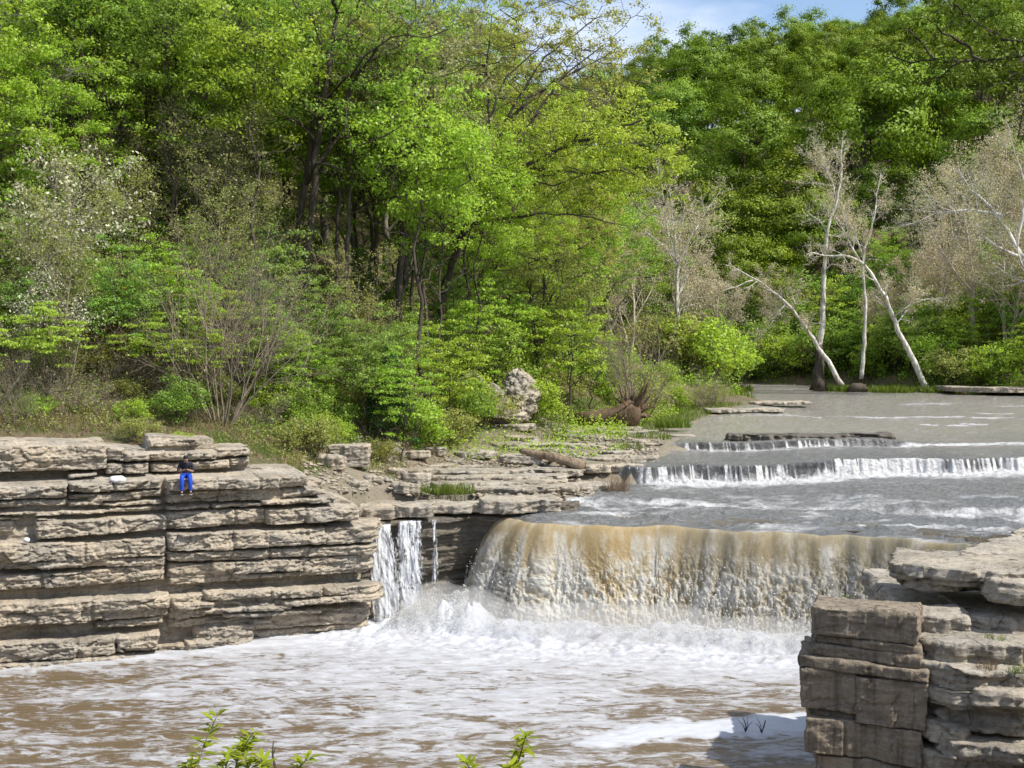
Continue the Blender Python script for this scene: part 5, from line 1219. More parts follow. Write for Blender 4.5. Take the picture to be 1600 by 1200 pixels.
def far_woods():
    r = random.Random(21)
    # the wooded hill beyond the bend
    lab = {'hill0': 'rounded green tree on the far wooded hill', 'hill1': 'broad green tree on the far wooded hill', 'hill2': 'deep green tree on the far wooded hill', 'hill3': 'yellow topped tree on the far wooded hill', 'hill4': 'tall narrow green tree on the far wooded hill', 'hill5': 'thin grey green tree on the far wooded hill'}
    pts = []; t = 0
    while len(pts) < 150 and t < 9000:
        t += 1
        D_ = r.uniform(165, 330); px = r.uniform(820, 1760); x = xat(px, D_)
        if dist_poly(x, D_) < 14 or (1170 < px < 1520 and D_ < 205): continue
        if any((x - a) ** 2 + (D_ - b) ** 2 < (8.2 + 0.008 * D_) ** 2 for a, b in pts): continue
        k = r.choices(list(lab), [4, 4, 4, 2.2, 2, 1])[0]
        pts.append((x, D_))
        place(PR[k], 'hill_tree', lab[k], 'tree', x, D_, r.uniform(.8, 1.15), r.uniform(0, 6.28), 'trees on the far hill')
    # behind the near slope too
    pts = []; t = 0
    while len(pts) < 26 and t < 3000:
        t += 1
        D_ = r.uniform(110, 160); px = r.uniform(-200, 860); x = xat(px, D_)
        if any((x - a) ** 2 + (D_ - b) ** 2 < 8 ** 2 for a, b in pts): continue
        pts.append((x, D_)); k = r.choice(['hill0', 'hill1', 'hill3'])
        place(PR[k], 'hill_tree', 'green crown at the back of the near woods', 'tree', x, D_, r.uniform(.7, .95), r.uniform(0, 6.28), 'trees at the back of the near woods')
    def T(px, D, parts, sc, name, label, cat='tree', rz=None, **kw):
        x = xat(px, D); return place(PR[parts], name, label, cat, x, D, sc, r.uniform(0, 6.28) if rz is None else rz, **kw)
    T(1345, 190, 'hill3', 1.55, 'hill_tree', 'big round tree with a golden top standing out low on the far hill', 'tree')
    T(1235, 183, 'hill0', 1.15, 'hill_tree', 'green round tree at the left shoulder of the golden topped one', 'tree')
    T(1425, 196, 'hill3', 1.3, 'hill_tree', 'yellow green round tree at the right shoulder of the golden topped one', 'tree')
    T(1290, 176, 'hill1', .85, 'hill_tree', 'low green round tree below the golden topped one, behind the sycamores', 'tree')
    T(1395, 178, 'hill2', .85, 'hill_tree', 'low dark round tree below the golden topped one, behind the leaning sycamore', 'tree')
    # tan budding trees on the flats
    for i, (px, D_, k, sc) in enumerate([(1052, 125, 'tan', 1.1), (1110, 140, 'tan2', 1.15), (985, 118, 'tan2', .95), (1465, 142, 'tan2', 1.25), (1520, 136, 'tan', 1.35), (1575, 131, 'tan2', 1.4), (1640, 132, 'tan', 1.4), (1495, 156, 'tan', 1.5), (1560, 158, 'tan', 1.55), (1430, 150, 'tan2', 1.1), (1380, 150, 'tan2', .85), (1215, 163, 'tan', .8), (1620, 155, 'tan2', 1.6)]):
        side = 'at the bend, left of the white sycamores' if px < 1250 else ('on the flat behind the white sycamores' if px < 1450 else 'crowding the right bank of the upper river')
        T(px, D_, k, sc, 'budding_tree', ('tan budding tree ' if k == 'tan' else 'pale tan budding tree with many stems ') + side, 'tree', group='tan budding trees on the flats')
    # bushes along the far bank
    pts = []; t = 0
    kk = {'bush': 'bright green bush', 'bush2': 'mid green bush', 'sapling': 'bright green young tree', 'sapling2': 'soft green young tree', 'bush3': 'olive bush', 'maple2': 'short bright maple', 'ash': 'mid green ash'}
    while len(pts) < 125 and t < 8000:
        t += 1
        px = r.uniform(1000, 1680); D_ = r.uniform(118, 182); x = xat(px, D_)
        d = dist_poly(x, D_)
        if d < 2.0 or d > 24: continue
        if any((x - a) ** 2 + (D_ - b) ** 2 < 2.4 ** 2 for a, b in pts): continue
        k = r.choices(['bush', 'bush2', 'sapling', 'sapling2', 'bush3', 'maple2', 'ash'], [4, 3, 2, 2, 2, .8, .8])[0]
        if d < 6 and k in ('maple2', 'ash'): k = 'bush'
        sc = {'maple2': .6, 'ash': .6, 'sapling': 1.25, 'sapling2': 1.25}.get(k, 2.2) * r.uniform(.75, 1.3)
        if d > 9: sc *= 1.3
        pts.append((x, D_))
        place(PR[k], 'bush' if 'bush' in k else 'tree', kk[k] + ' lining the far bank of the upper river', 'bush' if 'bush' in k else 'tree', x, D_, sc, r.uniform(0, 6.28), 'bushes along the far bank')
    # white sycamores
    def syc(label, D, base, stems, seed, grow_from, ln, name='sycamore_tree', leafm=L['tan'], per=3):
        x0 = xat(base[0], D); z0 = gz(x0, D) if base[1] is None else zat(base[1], D)
        ex = []; st = []
        rg = np.random.default_rng(seed)
        for pts, r0, r1 in stems:
            r0, r1 = r0 * .85, r1 * .75
            P = np.array([[xat(px, D + dd) - x0, dd, zat(py, D + dd) - z0] for px, py, dd in pts])
            s, Q = resample(P, 1.0)
            for _ in range(2): Q[1:-1] = .25 * Q[:-2] + .5 * Q[1:-1] + .25 * Q[2:]
            Q[1:-1] += rg.normal(0, .06, Q[1:-1].shape)
            R = np.linspace(r0, r1, len(Q)); ex.append((Q, R)); n = len(Q)
            for j in range(grow_from[0]):
                i = int(rg.uniform(grow_from[1], 1) * (n - 1)); i = min(i, n - 2)
                d = Q[i + 1] - Q[i]; d /= np.linalg.norm(d); d = d + rg.normal(0, .75, 3) + np.array([0, 0, .25])
                st.append((Q[i], d, ln * rg.uniform(.5, 1.1), max(.03, R[i] * .4)))
            st.append((Q[-1], Q[-1] - Q[-2], ln, r1))
        prm = dict(seg=(7, 5, 3), wander=(.13, .16, .2), up=(.05, .04, .03), sides=(5, 4, 3), kids=(8, 7, 0), angle=((25, 60), (25, 60), (0, 0)), ratio=((.4, .65), (.35, .6), (0, 0)), taper=.25)
        prm['from'] = (.2, .15, 0)
        parts = wood_proto(name + str(seed), seed, st, prm, B['white'], leafm, per, .16, .35, .6, ex)
        o = place(parts, name, label, 'tree', x0, D, 1, 0, z=z0)
        if seed == 301:
            mb = MB(); Q, R = ex[0]; n = 6; R0 = np.interp(np.arange(n), np.arange(len(R)), R)
            tube(mb, Q[:n] + np.array([-.08, -.05, 0]), (R0 + .05) * np.array([2.0, 1.6, 1.35, 1.2, 1.1, .95]), 12, True, .3, 5)
            link('root_flare', mb.mesh('root_flare', [B['dark']], True), o)
        return o
    syc('straight white sycamore with a dark flared foot standing in the water', 131, (1280, 607), [([(1279, 610, 0), (1281, 560, 0), (1285, 480, 0), (1288, 400, 0), (1290, 350, 0), (1306, 315, 0), (1312, 270, 0)], .50, .12), ([(1306, 320, 0), (1298, 280, 0), (1290, 262, 0)], .12, .05)], 301, (7, .5), 4.5)
    syc('white sycamore trunk leaning far over to the left across the straight one', 130, (1318, 600), [([(1316, 602, 0), (1280, 545, 0), (1248, 495, 0), (1225, 470, 0), (1195, 445, 0), (1170, 432, 0)], .36, .12), ([(1180, 436, 0), (1150, 448, 0), (1110, 462, 0)], .12, .04), ([(1228, 473, 0), (1214, 490, 0), (1208, 500, 0)], .1, .05)], 302, (6, .35), 3.2)
    syc('thin upright white sycamore between the two leaning ones', 134, (1346, 590), [([(1346, 592, 0), (1351, 520, 0), (1349, 440, 0), (1345, 400, 0), (1360, 360, 0), (1366, 320, 0)], .30, .10), ([(1345, 400, 0), (1325, 345, 0), (1310, 325, 0)], .14, .05)], 303, (6, .55), 4.0)
    syc('long white sycamore leaning left from a grassy hummock at the bend', 129, (1447, 606), [([(1448, 608, 0), (1425, 560, 0), (1400, 510, 0), (1378, 455, 0), (1350, 415, 0), (1330, 398, 0), (1300, 400, 0)], .42, .14), ([(1340, 405, 0), (1318, 365, 0), (1308, 345, 0)], .16, .06), ([(1395, 495, 0), (1412, 478, 0), (1440, 468, 0)], .10, .04)], 304, (7, .4), 3.6)
    syc('big white sycamore at the right edge with a heavy level limb', 118, (1625, None), [([(1640, 600, 0), (1625, 480, 0), (1592, 395, 0), (1560, 345, 0), (1540, 320, 0)], .5, .2), ([(1560, 335, 0), (1520, 330, 0), (1475, 328, 0), (1455, 335, 0)], .22, .07), ([(1600, 402, 0), (1560, 395, 0), (1535, 370, 0), (1520, 345, 0)], .2, .06), ([(1585, 390, 0), (1600, 300, 0), (1585, 250, 0)], .22, .07)], 305, (7, .35), 5.0, leafm=L['grey'], per=4)
    syc('white forked sycamore left of the bend, among tan twigs', 120, (1058, None), [([(1060, 590, 0), (1058, 470, 0), (1056, 400, 0), (1050, 345, 0)], .32, .10), ([(1056, 405, 0), (1020, 370, 0), (1000, 355, 0)], .16, .05), ([(1056, 420, 0), (1072, 380, 0), (1090, 352, 0)], .18, .06), ([(1057, 410, 0), (1040, 350, 0), (1036, 320, 0)], .12, .05)], 306, (8, .4), 5.0)
    syc('dead white sycamore stems leaning behind the small crooked tree', 92, (815, None), [([(800, 570, 0), (835, 510, 0), (880, 492, 0)], .30, .14), ([(805, 560, 0), (812, 480, 0), (810, 430, 0)], .16, .08), ([(820, 575, 0), (860, 560, -1), (885, 568, -1)], .12, .05)], 307, (3, .5), 2.6, name='dead_tree', per=1)
far_woods()

def foreground():
    # spray of a tree on the near right bank hanging into the top corner
    rng = np.random.default_rng(401); mb = MB(); cs = []
    D = 11.0; X0, Y0 = 8.6, 11.6; z0 = gz(X0, Y0)
    def W(px, py, dd=0): p = at(px, py, D + dd); return p - np.array([X0, Y0, z0])
    tube(mb, np.array([[0, 0, -.3], [.05, 0, 1.5], [-.1, -.1, 3.4], [-.3, -.1, 5.5], [-.2, 0, 9], [0.1, .2, 15]]), [.26, .21, .18, .15, .1, .05], 9, True, .1, 1)
    limbs = [([(1790, 120), (1680, 92), (1600, 82), (1540, 96), (1500, 96), (1460, 92), (1420, 97), (1395, 88)], .032), ([(1720, 60), (1620, 75), (1560, 60), (1520, 30), (1490, 5)], .024), ([(1600, 82), (1575, 130), (1560, 165)], .012), ([(1460, 92), (1440, 66), (1425, 50)], .010), ([(1540, 96), (1500, 70), (1450, 30)], .011), ([(1760, 150), (1660, 150), (1600, 168), (1590, 215)], .018), ([(1700, 20), (1620, -5), (1560, -20), (1480, -15), (1430, -25)], .02), ([(1590, 84), (1570, 55), (1540, 45)], .01), ([(1500, 96), (1470, 118), (1440, 128)], .008), ([(1620, 95), (1600, 120), (1585, 150)], .01)]
    for pts, r0 in limbs:
        P = np.array([W(px, py, rng.uniform(-.2, .2)) for px, py in pts])
        if pts[0][0] >= 1690: P = np.concatenate([[[-.2, -.05, P[0][2] - .3]], P])
        s, Q = resample(P, .09); Q[1:-1] += rng.normal(0, .012, Q[1:-1].shape)
        tube(mb, Q, np.linspace(r0 * 1.5, .007, len(Q)), 6, False)
        for i in range(len(Q) // 5, len(Q)):
            for _ in range(2):
                d = rng.normal(size=3) * np.array([1, 1, .7]) + np.array([-.3, 0, -.05]); d /= np.linalg.norm(d)
                e = Q[i] + d * rng.uniform(.08, .42)
                if rng.random() < .72:
                    tube(mb, np.array([Q[i], (Q[i] + e) / 2 + rng.normal(0, .02, 3), e]), [.004, .003, .002], 3, False)
                    for f in (.35, .6, .85, 1.0): cs.append(Q[i] + (e - Q[i]) * f)
    # an upper crown so the tree is whole
    for _ in range(160):
        d = rng.normal(size=3); d /= np.linalg.norm(d); cs.append(np.array([.3, .4, 12.8]) + d * np.array([2.9, 3.0, 2.6]) * rng.uniform(.4, 1))
    cs = np.array(cs)
    rad = np.where(cs[:, 2] > 9.0, .45, .10); per = np.where(cs[:, 2] > 9.0, 40, 5)
    parts = [('trunk', mb.mesh('near_trunk', [B['dark']], True)), ('crown', crown_mesh('near_crown', cs, rad, per, .058, rng, L['dark'], .6, .4, None, .36))]
    place(parts, 'honey_locust_tree', 'dark twigged tree reaching thin leafy branches into the top corner', 'tree', X0, Y0, 1, 0, z=z0)
    # willow shoots at the bottom edge
    def willow(label, shoots, D, seed):
        r = np.random.default_rng(seed); mb = MB(); V, Q, n = [], [], 0
        x0 = xat(shoots[0][0][0], D); z0 = gz(x0, D)
        for pts in shoots:
            P = [at(px, py, D + r.uniform(-.25, .25)) - np.array([x0, D, z0]) for px, py in pts]
            b = P[0].copy(); b[2] = -.1; b[0] *= .4; b[1] = 0
            P = np.array([b] + P); s, S_ = resample(P, .03)
            tube(mb, S_, np.linspace(.009, .0025, len(S_)), 5, False)
            hi = [i for i in range(len(S_)) if S_[i][2] > P[1][2] - .25]
            for i in hi:
                for _ in range(3):
                    a = r.uniform(0, 6.28); d = np.array([math.cos(a), math.sin(a), r.uniform(.2, 1.1)]); d /= np.linalg.norm(d)
                    ln = r.uniform(.055, .125); w = ln * .14; side = np.cross(d, [0, 0, 1]); side /= np.linalg.norm(side)
                    p = S_[i]; sag = np.array([0, 0, -ln * r.uniform(.1, .5)])
                    pts_ = [p, p + d * ln * .35 + side * w, p + d * ln * .7 + side * w * .8 + sag * .5, p + d * ln + sag, p + d * ln * .7 - side * w * .8 + sag * .5, p + d * ln * .35 - side * w]
                    V += pts_; Q += [[n, n + 1, n + 2, n + 5], [n + 5, n + 2, n + 3, n + 4]]; n += 6
        cm = make_mesh('willow_leaves', np.array(V), np.array(Q), None, [L['willow']], False, {'tone': np.repeat(r.uniform(0, 1, len(V) // 6), 6)})
        o = empty('willow_shrub', (x0, D, z0)); tag(o, label, 'shrub')
        link('stem', mb.mesh('willow_stem', [B['grey']], True), o); link('foliage', cm, o)
    willow('yellow green willow shrub with several shoots at the bottom edge', [[(300, 1230), (318, 1165), (338, 1120)], [(360, 1240), (372, 1180), (396, 1145)], [(400, 1245), (385, 1190), (380, 1165)], [(330, 1240), (352, 1200), (362, 1175)], [(300, 1240), (295, 1210), (290, 1195)], [(440, 1250), (462, 1205), (480, 1185)], [(420, 1240), (410, 1200), (408, 1185)]], 6.2, 11)
    willow('single willow shoot with yellow catkin leaves at the bottom edge', [[(800, 1240), (810, 1190), (822, 1148)], [(745, 1250), (735, 1205), (728, 1190)], [(805, 1245), (800, 1215), (796, 1200)]], 6.4, 12)
    x0 = xat(430, 6.5); z0 = gz(x0, 6.5); mb = MB()
    P = np.array([[0, 0, -.1], [0.02, 0, .5], at(431, 1205, 6.5) - np.array([x0, 6.5, z0]), at(426, 1180, 6.5) - np.array([x0, 6.5, z0]), at(427, 1157, 6.5) - np.array([x0, 6.5, z0])])
    tube(mb, P, [.012, .01, .008, .006, .003], 6); tube(mb, np.array([P[3], P[3] + [.02, 0, .05]]), [.004, .002], 4)
    tag(link('twig', mb.mesh('twig', [B['dark']], True), None, (x0, 6.5, z0)), 'bare dark twig standing up beside the willow shrub', 'twig')
foreground()
# ------------------------------------------------------------------ ground cover
def cover():
    rng = np.random.default_rng(61)
    def pts(n, x0, x1, d0, d1, rmin, rmax=99, py=None):
        D = rng.uniform(d0, d1, n); px = rng.uniform(x0, x1, n); x = (px - 800) / 1800 * D
        s = np.minimum(sdist(RIVER, x, D), sdist(POOL, x, D)); k = (s > rmin) & (s < rmax)
        x, D = x[k], D[k]
        return x, D, ground(x, D)
    def blades(x, y, z, h, w, lean, rng):
        n = len(x); a = rng.uniform(0, 6.28, n); t = rng.normal(0, lean, (n, 2))
        hh = h * rng.uniform(.5, 1.3, n)
        side = np.stack([np.cos(a), np.sin(a), 0 * a], 1) * w
        b = np.stack([x, y, z - 0.03], 1); mid = b + np.stack([t[:, 0] * hh * .4, t[:, 1] * hh * .4, hh * .6], 1); tip = b + np.stack([t[:, 0] * hh, t[:, 1] * hh, hh], 1)
        V = np.stack([b - side, b + side, mid + side * .7, mid - side * .7, tip], 1).reshape(-1, 3)
        i = 5 * np.arange(n)[:, None]
        return V, i + np.array([0, 1, 2, 3]), i + np.array([3, 2, 4]), np.repeat(rng.uniform(0, 1, n), 5)
    def blade_obj(name, label, x, y, z, h, w, lean, m, kind='stuff', **kw):
        V, Q, T, tn = blades(x, y, z, h, w, lean, rng)
        return tag(link(name, make_mesh(name, V, Q, T, [m], False, {'tone': tn})), label, name.replace('_', ' '), kind=kind)
    # grass and dry stems on the cliff top and the brown slope
    x, y, z = pts(26000, -120, 640, 40.5, 56, 1.9); k = fbm(x * .35, y * .35, 0, 62, 3) > rng.uniform(-.45, .35, len(x)); blade_obj('grass', 'green grass and weeds along the cliff top', x[k], y[k], z[k], .30, .012, .35, L['grass'])
    x, y, z = pts(24000, -140, 700, 43, 62, 2.5); k = fbm(x * .5, y * .5, 0, 64, 3) > rng.uniform(-.3, .3, len(x)); blade_obj('dry_stems', 'dry brown stems and brambles on the slope', x[k], y[k], z[k], .5, .009, .75, L['straw'])
    x, y, z = pts(16000, 760, 1170, 64, 96, .3, 9); blade_obj('grass', 'yellow green grass on the point beside the upper river', x, y, z, .38, .02, .3, L['grass'])
    x, y, z = pts(16000, 1000, 1650, 112, 172, .2, 9); blade_obj('grass', 'grass along the far bank', x, y, z, .7, .04, .3, L['grass'])
    # leaf litter
    x, y, z = pts(30000, -140, 800, 42, 84, 2.0); n = len(x)
    V, Q = leaf_quads(np.stack([x, y, z + .04], 1), rng.normal(0, .5, (n, 3)) + np.array([0, 0, 1]), rng.uniform(.06, .16, n), rng)
    tag(link('leaf_litter', make_mesh('leaf_litter', V, Q, None, [L['litter']], False, {'tone': np.repeat(rng.uniform(0, 1, n), 4)})), 'fallen brown leaves under the trees', 'leaf litter', kind='stuff')
    # broken stone on the bank between the cliff and the ledges
    x, y, z = pts(15000, 470, 1030, 45.5, 70, -.2, 8); k = (fbm(x * .4, y * .4, 0, 65, 3) > -.15) & (z < 6.4); x, y, z = x[k], y[k], z[k]; n = len(x)
    R = .025 + .11 * rng.uniform(0, 1, n) ** 3; J = OCT_V[None] * (1 + rng.uniform(-.45, .45, (n, 6, 1))) * R[:, None, None] * np.array([1.5, 1.2, .6])
    V = (np.stack([x, y, z + R * .25], 1)[:, None] + J).reshape(-1, 3); T = (OCT_T[None] + 6 * np.arange(n)[:, None, None]).reshape(-1, 3)
    tag(link('scree', make_mesh('scree', V, None, T, [M['rock']])), 'small broken limestone scree on the bank', 'scree', kind='stuff')
    # low green herbs in drifts, whole near slope and banks
    def herbs(n, box, m, sz, hmax, name, label, rmin, rmax=99, thr=0.0):
        x, y, z = pts(n, *box, rmin, rmax); k = fbm(x * .22, y * .22, 0, 63, 3) > thr + rng.normal(0, .12, len(x)); x, y, z = x[k], y[k], z[k]; n = len(x)
        c = np.repeat(np.stack([x, y, z], 1), 14, 0); m_ = len(c)
        c = c + rng.normal(0, .22, (m_, 3)) * np.array([1, 1, 0]) + np.array([0, 0, 1]) * (np.abs(rng.normal(0, hmax, (m_, 1))) + .03)
        V, Q = leaf_quads(c, rng.normal(0, .6, (m_, 3)) + np.array([0, -.2, .8]), sz * rng.uniform(.6, 1.3, m_), rng)
        tag(link(name, make_mesh(name, V, Q, None, [m], False, {'tone': np.repeat(rng.uniform(0, 1, m_), 4)})), label, name.replace('_', ' '), kind='stuff')
    herbs(5200, (-200, 720, 45, 84), L['mid'], .13, .35, 'undergrowth', 'low green undergrowth between the trunks', 4.0)
    herbs(3600, (-200, 700, 43, 62), L['olive'], .10, .30, 'undergrowth', 'olive weeds and seedlings on the brown slope', 2.6)
    herbs(2600, (640, 1060, 56, 100), L['bright'], .15, .4, 'undergrowth', 'bright undergrowth at the foot of the leaning oak', 2.2, thr=-.1)
    herbs(3000, (960, 1700, 112, 190), L['bright'], .3, .8, 'undergrowth', 'bright undergrowth along the far bank', 1.5, 16, -.2)
    herbs(1800, (-300, 960, 84, 130), L['mid'], .3, .8, 'undergrowth', 'green undergrowth high in the near woods', 10)
    # single tufts
    def tuft(px, D, h, r, n, m, label, z=None, name='grass_tuft', w=.012):
        x0 = xat(px, D); z0 = gz(x0, D) if z is None else z
        a = rng.uniform(0, 6.28, n); q = r * rng.uniform(0, 1, n) ** .5
        V, Q, T, tn = blades(q * np.cos(a) * 1.6, q * np.sin(a), 0 * q, h, w, .4, rng)
        tag(link(name, make_mesh(name, V, Q, T, [m], False, {'tone': tn}), None, (x0, D, z0)), label, 'grass tuft')
    tuft(700, 48.9, .42, .75, 520, L['grass'], 'bright grass tuft on the thin ledges above the side falls', 4.55)
    tuft(1052, 70.5, .7, .7, 420, L['grass'], 'dense green tuft in the water beside the uprooted stump', 5.8, w=.02)
    tuft(966, 51.5, .9, .35, 160, L['straw'], 'tall thin yellowish tuft standing in the river left of the wide cascade', 4.15, w=.01)
    tuft(880, 50.4, .4, .5, 130, L['straw'], 'brownish tuft at the water edge by the thin ledges', 4.25, w=.012)
    tuft(985, 61.0, .55, .6, 130, L['grass'], 'sparse tuft in front of the overhanging ledge', 5.3, w=.012)
    tuft(1480, 26.6, .13, .14, 60, L['grass'], 'small weed on the sunlit shelf, under the huge slab', 4.28, w=.006)
    tuft(1560, 25.4, .16, .16, 60, L['grass'], 'small weed at the back of the middle sunlit shelf', 4.3, w=.006)
    tuft(1548, 24.6, .24, .14, 70, L['straw'], 'dry yellow weed on the step of the sunlit ledges', 3.84, w=.006)
    tuft(1594, 24.4, .2, .14, 60, L['grass'], 'green yellow weed on the lower ledge at the photo edge', 3.84, w=.006)
    tuft(1512, 27.2, .1, .1, 30, L['grass'], 'tiny weed in a crack near the pillar top', 4.55, w=.006)
    tuft(1268 + 60, 27.0, .08, .08, 30, L['grass'], 'tiny weed on the flat pillar top', 4.88, w=.006)
    for px, D_, lab in ((1140, 130, 'hummock left of the straight sycamore'), (1320, 131, 'hummock under the crossing sycamores'), (1395, 128, 'long hummock between the stump and the leaning sycamore'), (1475, 127, 'round hummock at the foot of the long leaning sycamore')):
        tuft(px, D_, .8, 1.7, 700, L['grass'], 'green grassy ' + lab, float(z_river(np.array([xat(px, D_)]), np.array([float(D_)]))[0][0]) - .05, 'grass_hummock', .05)
cover()

# ------------------------------------------------------------------ driftwood, stump, boulders, litter
def deadwood():
    rng = np.random.default_rng(71)
    # fallen log on the ledges
    A = at(812, 704, 55.6); Bp = at(912, 728, 54.3)
    o = A; P = np.array([A - o + (Bp - A) * t + np.array([0, 0, .05 * math.sin(3 * t)]) for t in np.linspace(0, 1, 22)]); P[1:-1] += rng.normal(0, .018, P[1:-1].shape)
    R = np.linspace(.17, .25, 22) * (1 + .12 * rng.normal(size=22)); R[0] *= .6
    mb = MB(); tube(mb, P, R, 14, True, .16, 7)
    log = tag(link('log', mb.mesh('log', [B['drift']], True), None, o), 'weathered fallen log lying across the thin ledges', 'log')
    mb = MB(); tube(mb, np.array([P[14], P[14] + [-.1, -.1, -.35], P[14] + [-.15, -.15, -.75]]), [.09, .07, .04], 7, True, .2, 8); link('branch_stub', mb.mesh('branch_stub', [B['drift']], True), log)
    mb = MB(); tube(mb, np.array([P[19], P[19] + [.25, .05, .1], P[19] + [.5, .0, .05]]), [.08, .05, .02], 7, True, .2, 9); link('branch_stub', mb.mesh('branch_stub', [B['drift']], True), log)
    # uprooted stump with root plate
    c = at(985, 652, 71.5); c[2] = gz(c[0], c[1]) - .05
    o = empty('uprooted_stump', c, 0, 1.5); tag(o, 'brown uprooted stump with a splayed root plate by the green tuft', 'stump')
    mb = MB(); P = np.array([[-2.3, .5, .42], [-1.4, .3, .45], [-.5, .1, .55], [.1, 0, .7], [.4, 0, .75]]); tube(mb, P, [.26, .32, .42, .6, .3], 14, True, .28, 3); link('trunk', mb.mesh('trunk', [B['root']], True), o)
    for k in range(26):
        a = rng.uniform(-.35, 3.5) if k > 2 else (1.25, 1.45, 1.05)[k]
        ln = rng.uniform(.7, 1.2) if k > 2 else (1.75, 1.5, 1.35)[k]
        d = np.array([math.cos(a) * .8 + .25, rng.normal(0, .35), math.sin(a)]); d /= np.linalg.norm(d)
        q = np.array([.05, 0, .65]); s = np.linspace(0, 1, 7)[:, None]
        P = q + d * ln * s + np.cumsum(rng.normal(0, .05, (7, 3)), 0) * s; P[:, 2] = np.maximum(P[:, 2], .02)
        mb = MB(); tube(mb, P, np.linspace(.21, .02, 7) * rng.uniform(.5, 1.1), 7, True, .3, k); link('root', mb.mesh('root', [B['root']], True), o)
    # dark stump among the sycamores
    x0 = xat(1340, 129); mb = MB(); tube(mb, np.array([[-1, 0, .2], [-.3, 0, .5], [.5, .1, .55], [1.1, 0, .3]]), [.35, .6, .62, .3], 12, True, .35, 5); tube(mb, np.array([[.6, 0, .6], [.9, -.1, 1.0]]), [.2, .06], 7, True, .2, 6)
    tag(link('stump', mb.mesh('stump', [B['dark']], True), None, (x0, 129, float(z_river(np.array([x0]), np.array([129.]))[0][0]) - .1)), 'dark rotten stump standing in water amid the sycamores', 'stump')
    # pile of flood sticks on the point
    o = empty('brush_pile', (xat(1030, 92), 92, gz(xat(1030, 92), 92))); tag(o, 'brown heap of flood sticks on the point beyond the stump', 'brush pile')
    mb = MB()
    for k in range(130):
        p = np.array([rng.normal(0, 1.6), rng.normal(0, .8), abs(rng.normal(.2, .3))]); d = rng.normal(size=3) * np.array([1, .7, .35]); d /= np.linalg.norm(d)
        tube(mb, np.array([p - d * .6, p + rng.normal(0, .06, 3), p + d * .6]), [.03, .035, .012], 5)
    link('sticks', mb.mesh('sticks', [B['drift']], True), o)
    # small sticks in the foam raft, and on the pool
    for px, py, sd in ((1165, 1138, 1), (1190, 1140, 2)):
        p = onz(px, py, .12); mb = MB(); r = np.random.default_rng(sd)
        for k in range(5):
            a = r.uniform(.5, 2.6); tube(mb, np.array([[0, 0, -.1], [.12 * math.cos(a), 0, .12 * math.sin(a)], [.3 * math.cos(a + .2), r.normal(0, .1), .32 * math.sin(a)]]), [.014, .011, .005], 5)
        tag(link('twig', mb.mesh('twig', [B['dark']], True), None, p), ('forked dark twig stuck in the cream foam patch' if sd == 1 else 'smaller dark twig beside the forked one in the foam patch'), 'twig')
    # mossy limestone outcrop in the bushes
    mb = MB()
    for i, (cx, cy, cz, rx, ry, rz) in enumerate([(-.3, 0, .3, 2.0, 1.3, .9), (-.9, .1, 1.25, 1.15, 1.0, .75), (.95, .1, 1.2, 1.0, 1.0, 1.2), (.95, .3, 1.95, .95, .8, .75), (-1.7, .4, 1.7, .8, .8, .8), (.1, .1, 1.0, .9, .9, .8)]):
        u, v = np.meshgrid(np.linspace(0, 2 * math.pi, 90, endpoint=False), np.linspace(.03, math.pi - .03, 60))
        n_ = np.stack([np.cos(u) * np.sin(v), np.sin(u) * np.sin(v), np.cos(v)], -1).reshape(-1, 3)
        X = n_ * np.array([rx, ry, rz]) + np.array([cx, cy, cz]); ang = np.arctan2(n_[:, 1], n_[:, 0])
        dsp = .22 * chunks(ang * 2.2 + 5 * i, X[:, 2] * 2.6, 310 + i)[0] + .12 * chunks(ang * 5, X[:, 2] * 6.5, 320 + i)[0] + .22 * fbm(X[:, 0] * 1.5, X[:, 1] * 1.5, X[:, 2] * 3, 330 + i, 4)
        mb.add(X + n_ * dsp[:, None] * min(rx, rz) * .8, grid_quads(60, 90, 0, True))
    p = at(785, 660, 66.5)
    tag(link('boulder', mb.mesh('boulder', [M['rock_grey']]), None, (p[0], 66.5, gz(p[0], 66.5))), 'knobbly grey limestone outcrop half hidden in bushes', 'boulder')
    for px, D_, k, sc, lab in ((735, 65.4, 'bush', .9, 'bright bush covering the left foot of the grey outcrop'), (775, 68.6, 'bush2', 1.5, 'green bush growing behind and over the grey outcrop'), (768, 64.9, 'bush3', 1.0, 'low olive bush in front of the grey outcrop'), (838, 67.6, 'bush', 1.1, 'bright bush against the right side of the grey outcrop')):
        place(PR[k], 'bush', lab, 'bush', xat(px, D_), D_, sc, 1.0)
    # white scraps on the ledges
    def scrap(p, sz, label):
        n = 22; u, v = np.meshgrid(np.linspace(0, 2 * math.pi, n, endpoint=False), np.linspace(.05, math.pi - .05, 12))
        X = np.stack([np.cos(u) * np.sin(v), np.sin(u) * np.sin(v), np.cos(v)], -1).reshape(-1, 3)
        X = X * (1 + .45 * fbm(X[:, 0] * 2.2, X[:, 1] * 2.2, X[:, 2] * 2.2, int(p[0] * 7) & 63, 3))[:, None] * np.array(sz)
        tag(link('litter', make_mesh('litter', X, grid_quads(12, n, 0, True), None, [plain('white_scrap', (.72, .72, .70), .6)], True), None, p), label, 'litter')
    def on_cliff(px, py, off):
        s, z = cliff_sz(px, py); q = CA + CDIR * s + CN * off; return np.array([q[0], q[1], z])
    scrap(on_cliff(184, 750, -.12), (.26, .16, .14), 'crumpled white bag lying on the cliff ledge left of the seated figure')
    scrap(on_cliff(41, 843, .12), (.11, .09, .09), 'small white scrap in the hollow of the cliff near the photo edge')
deadwood()

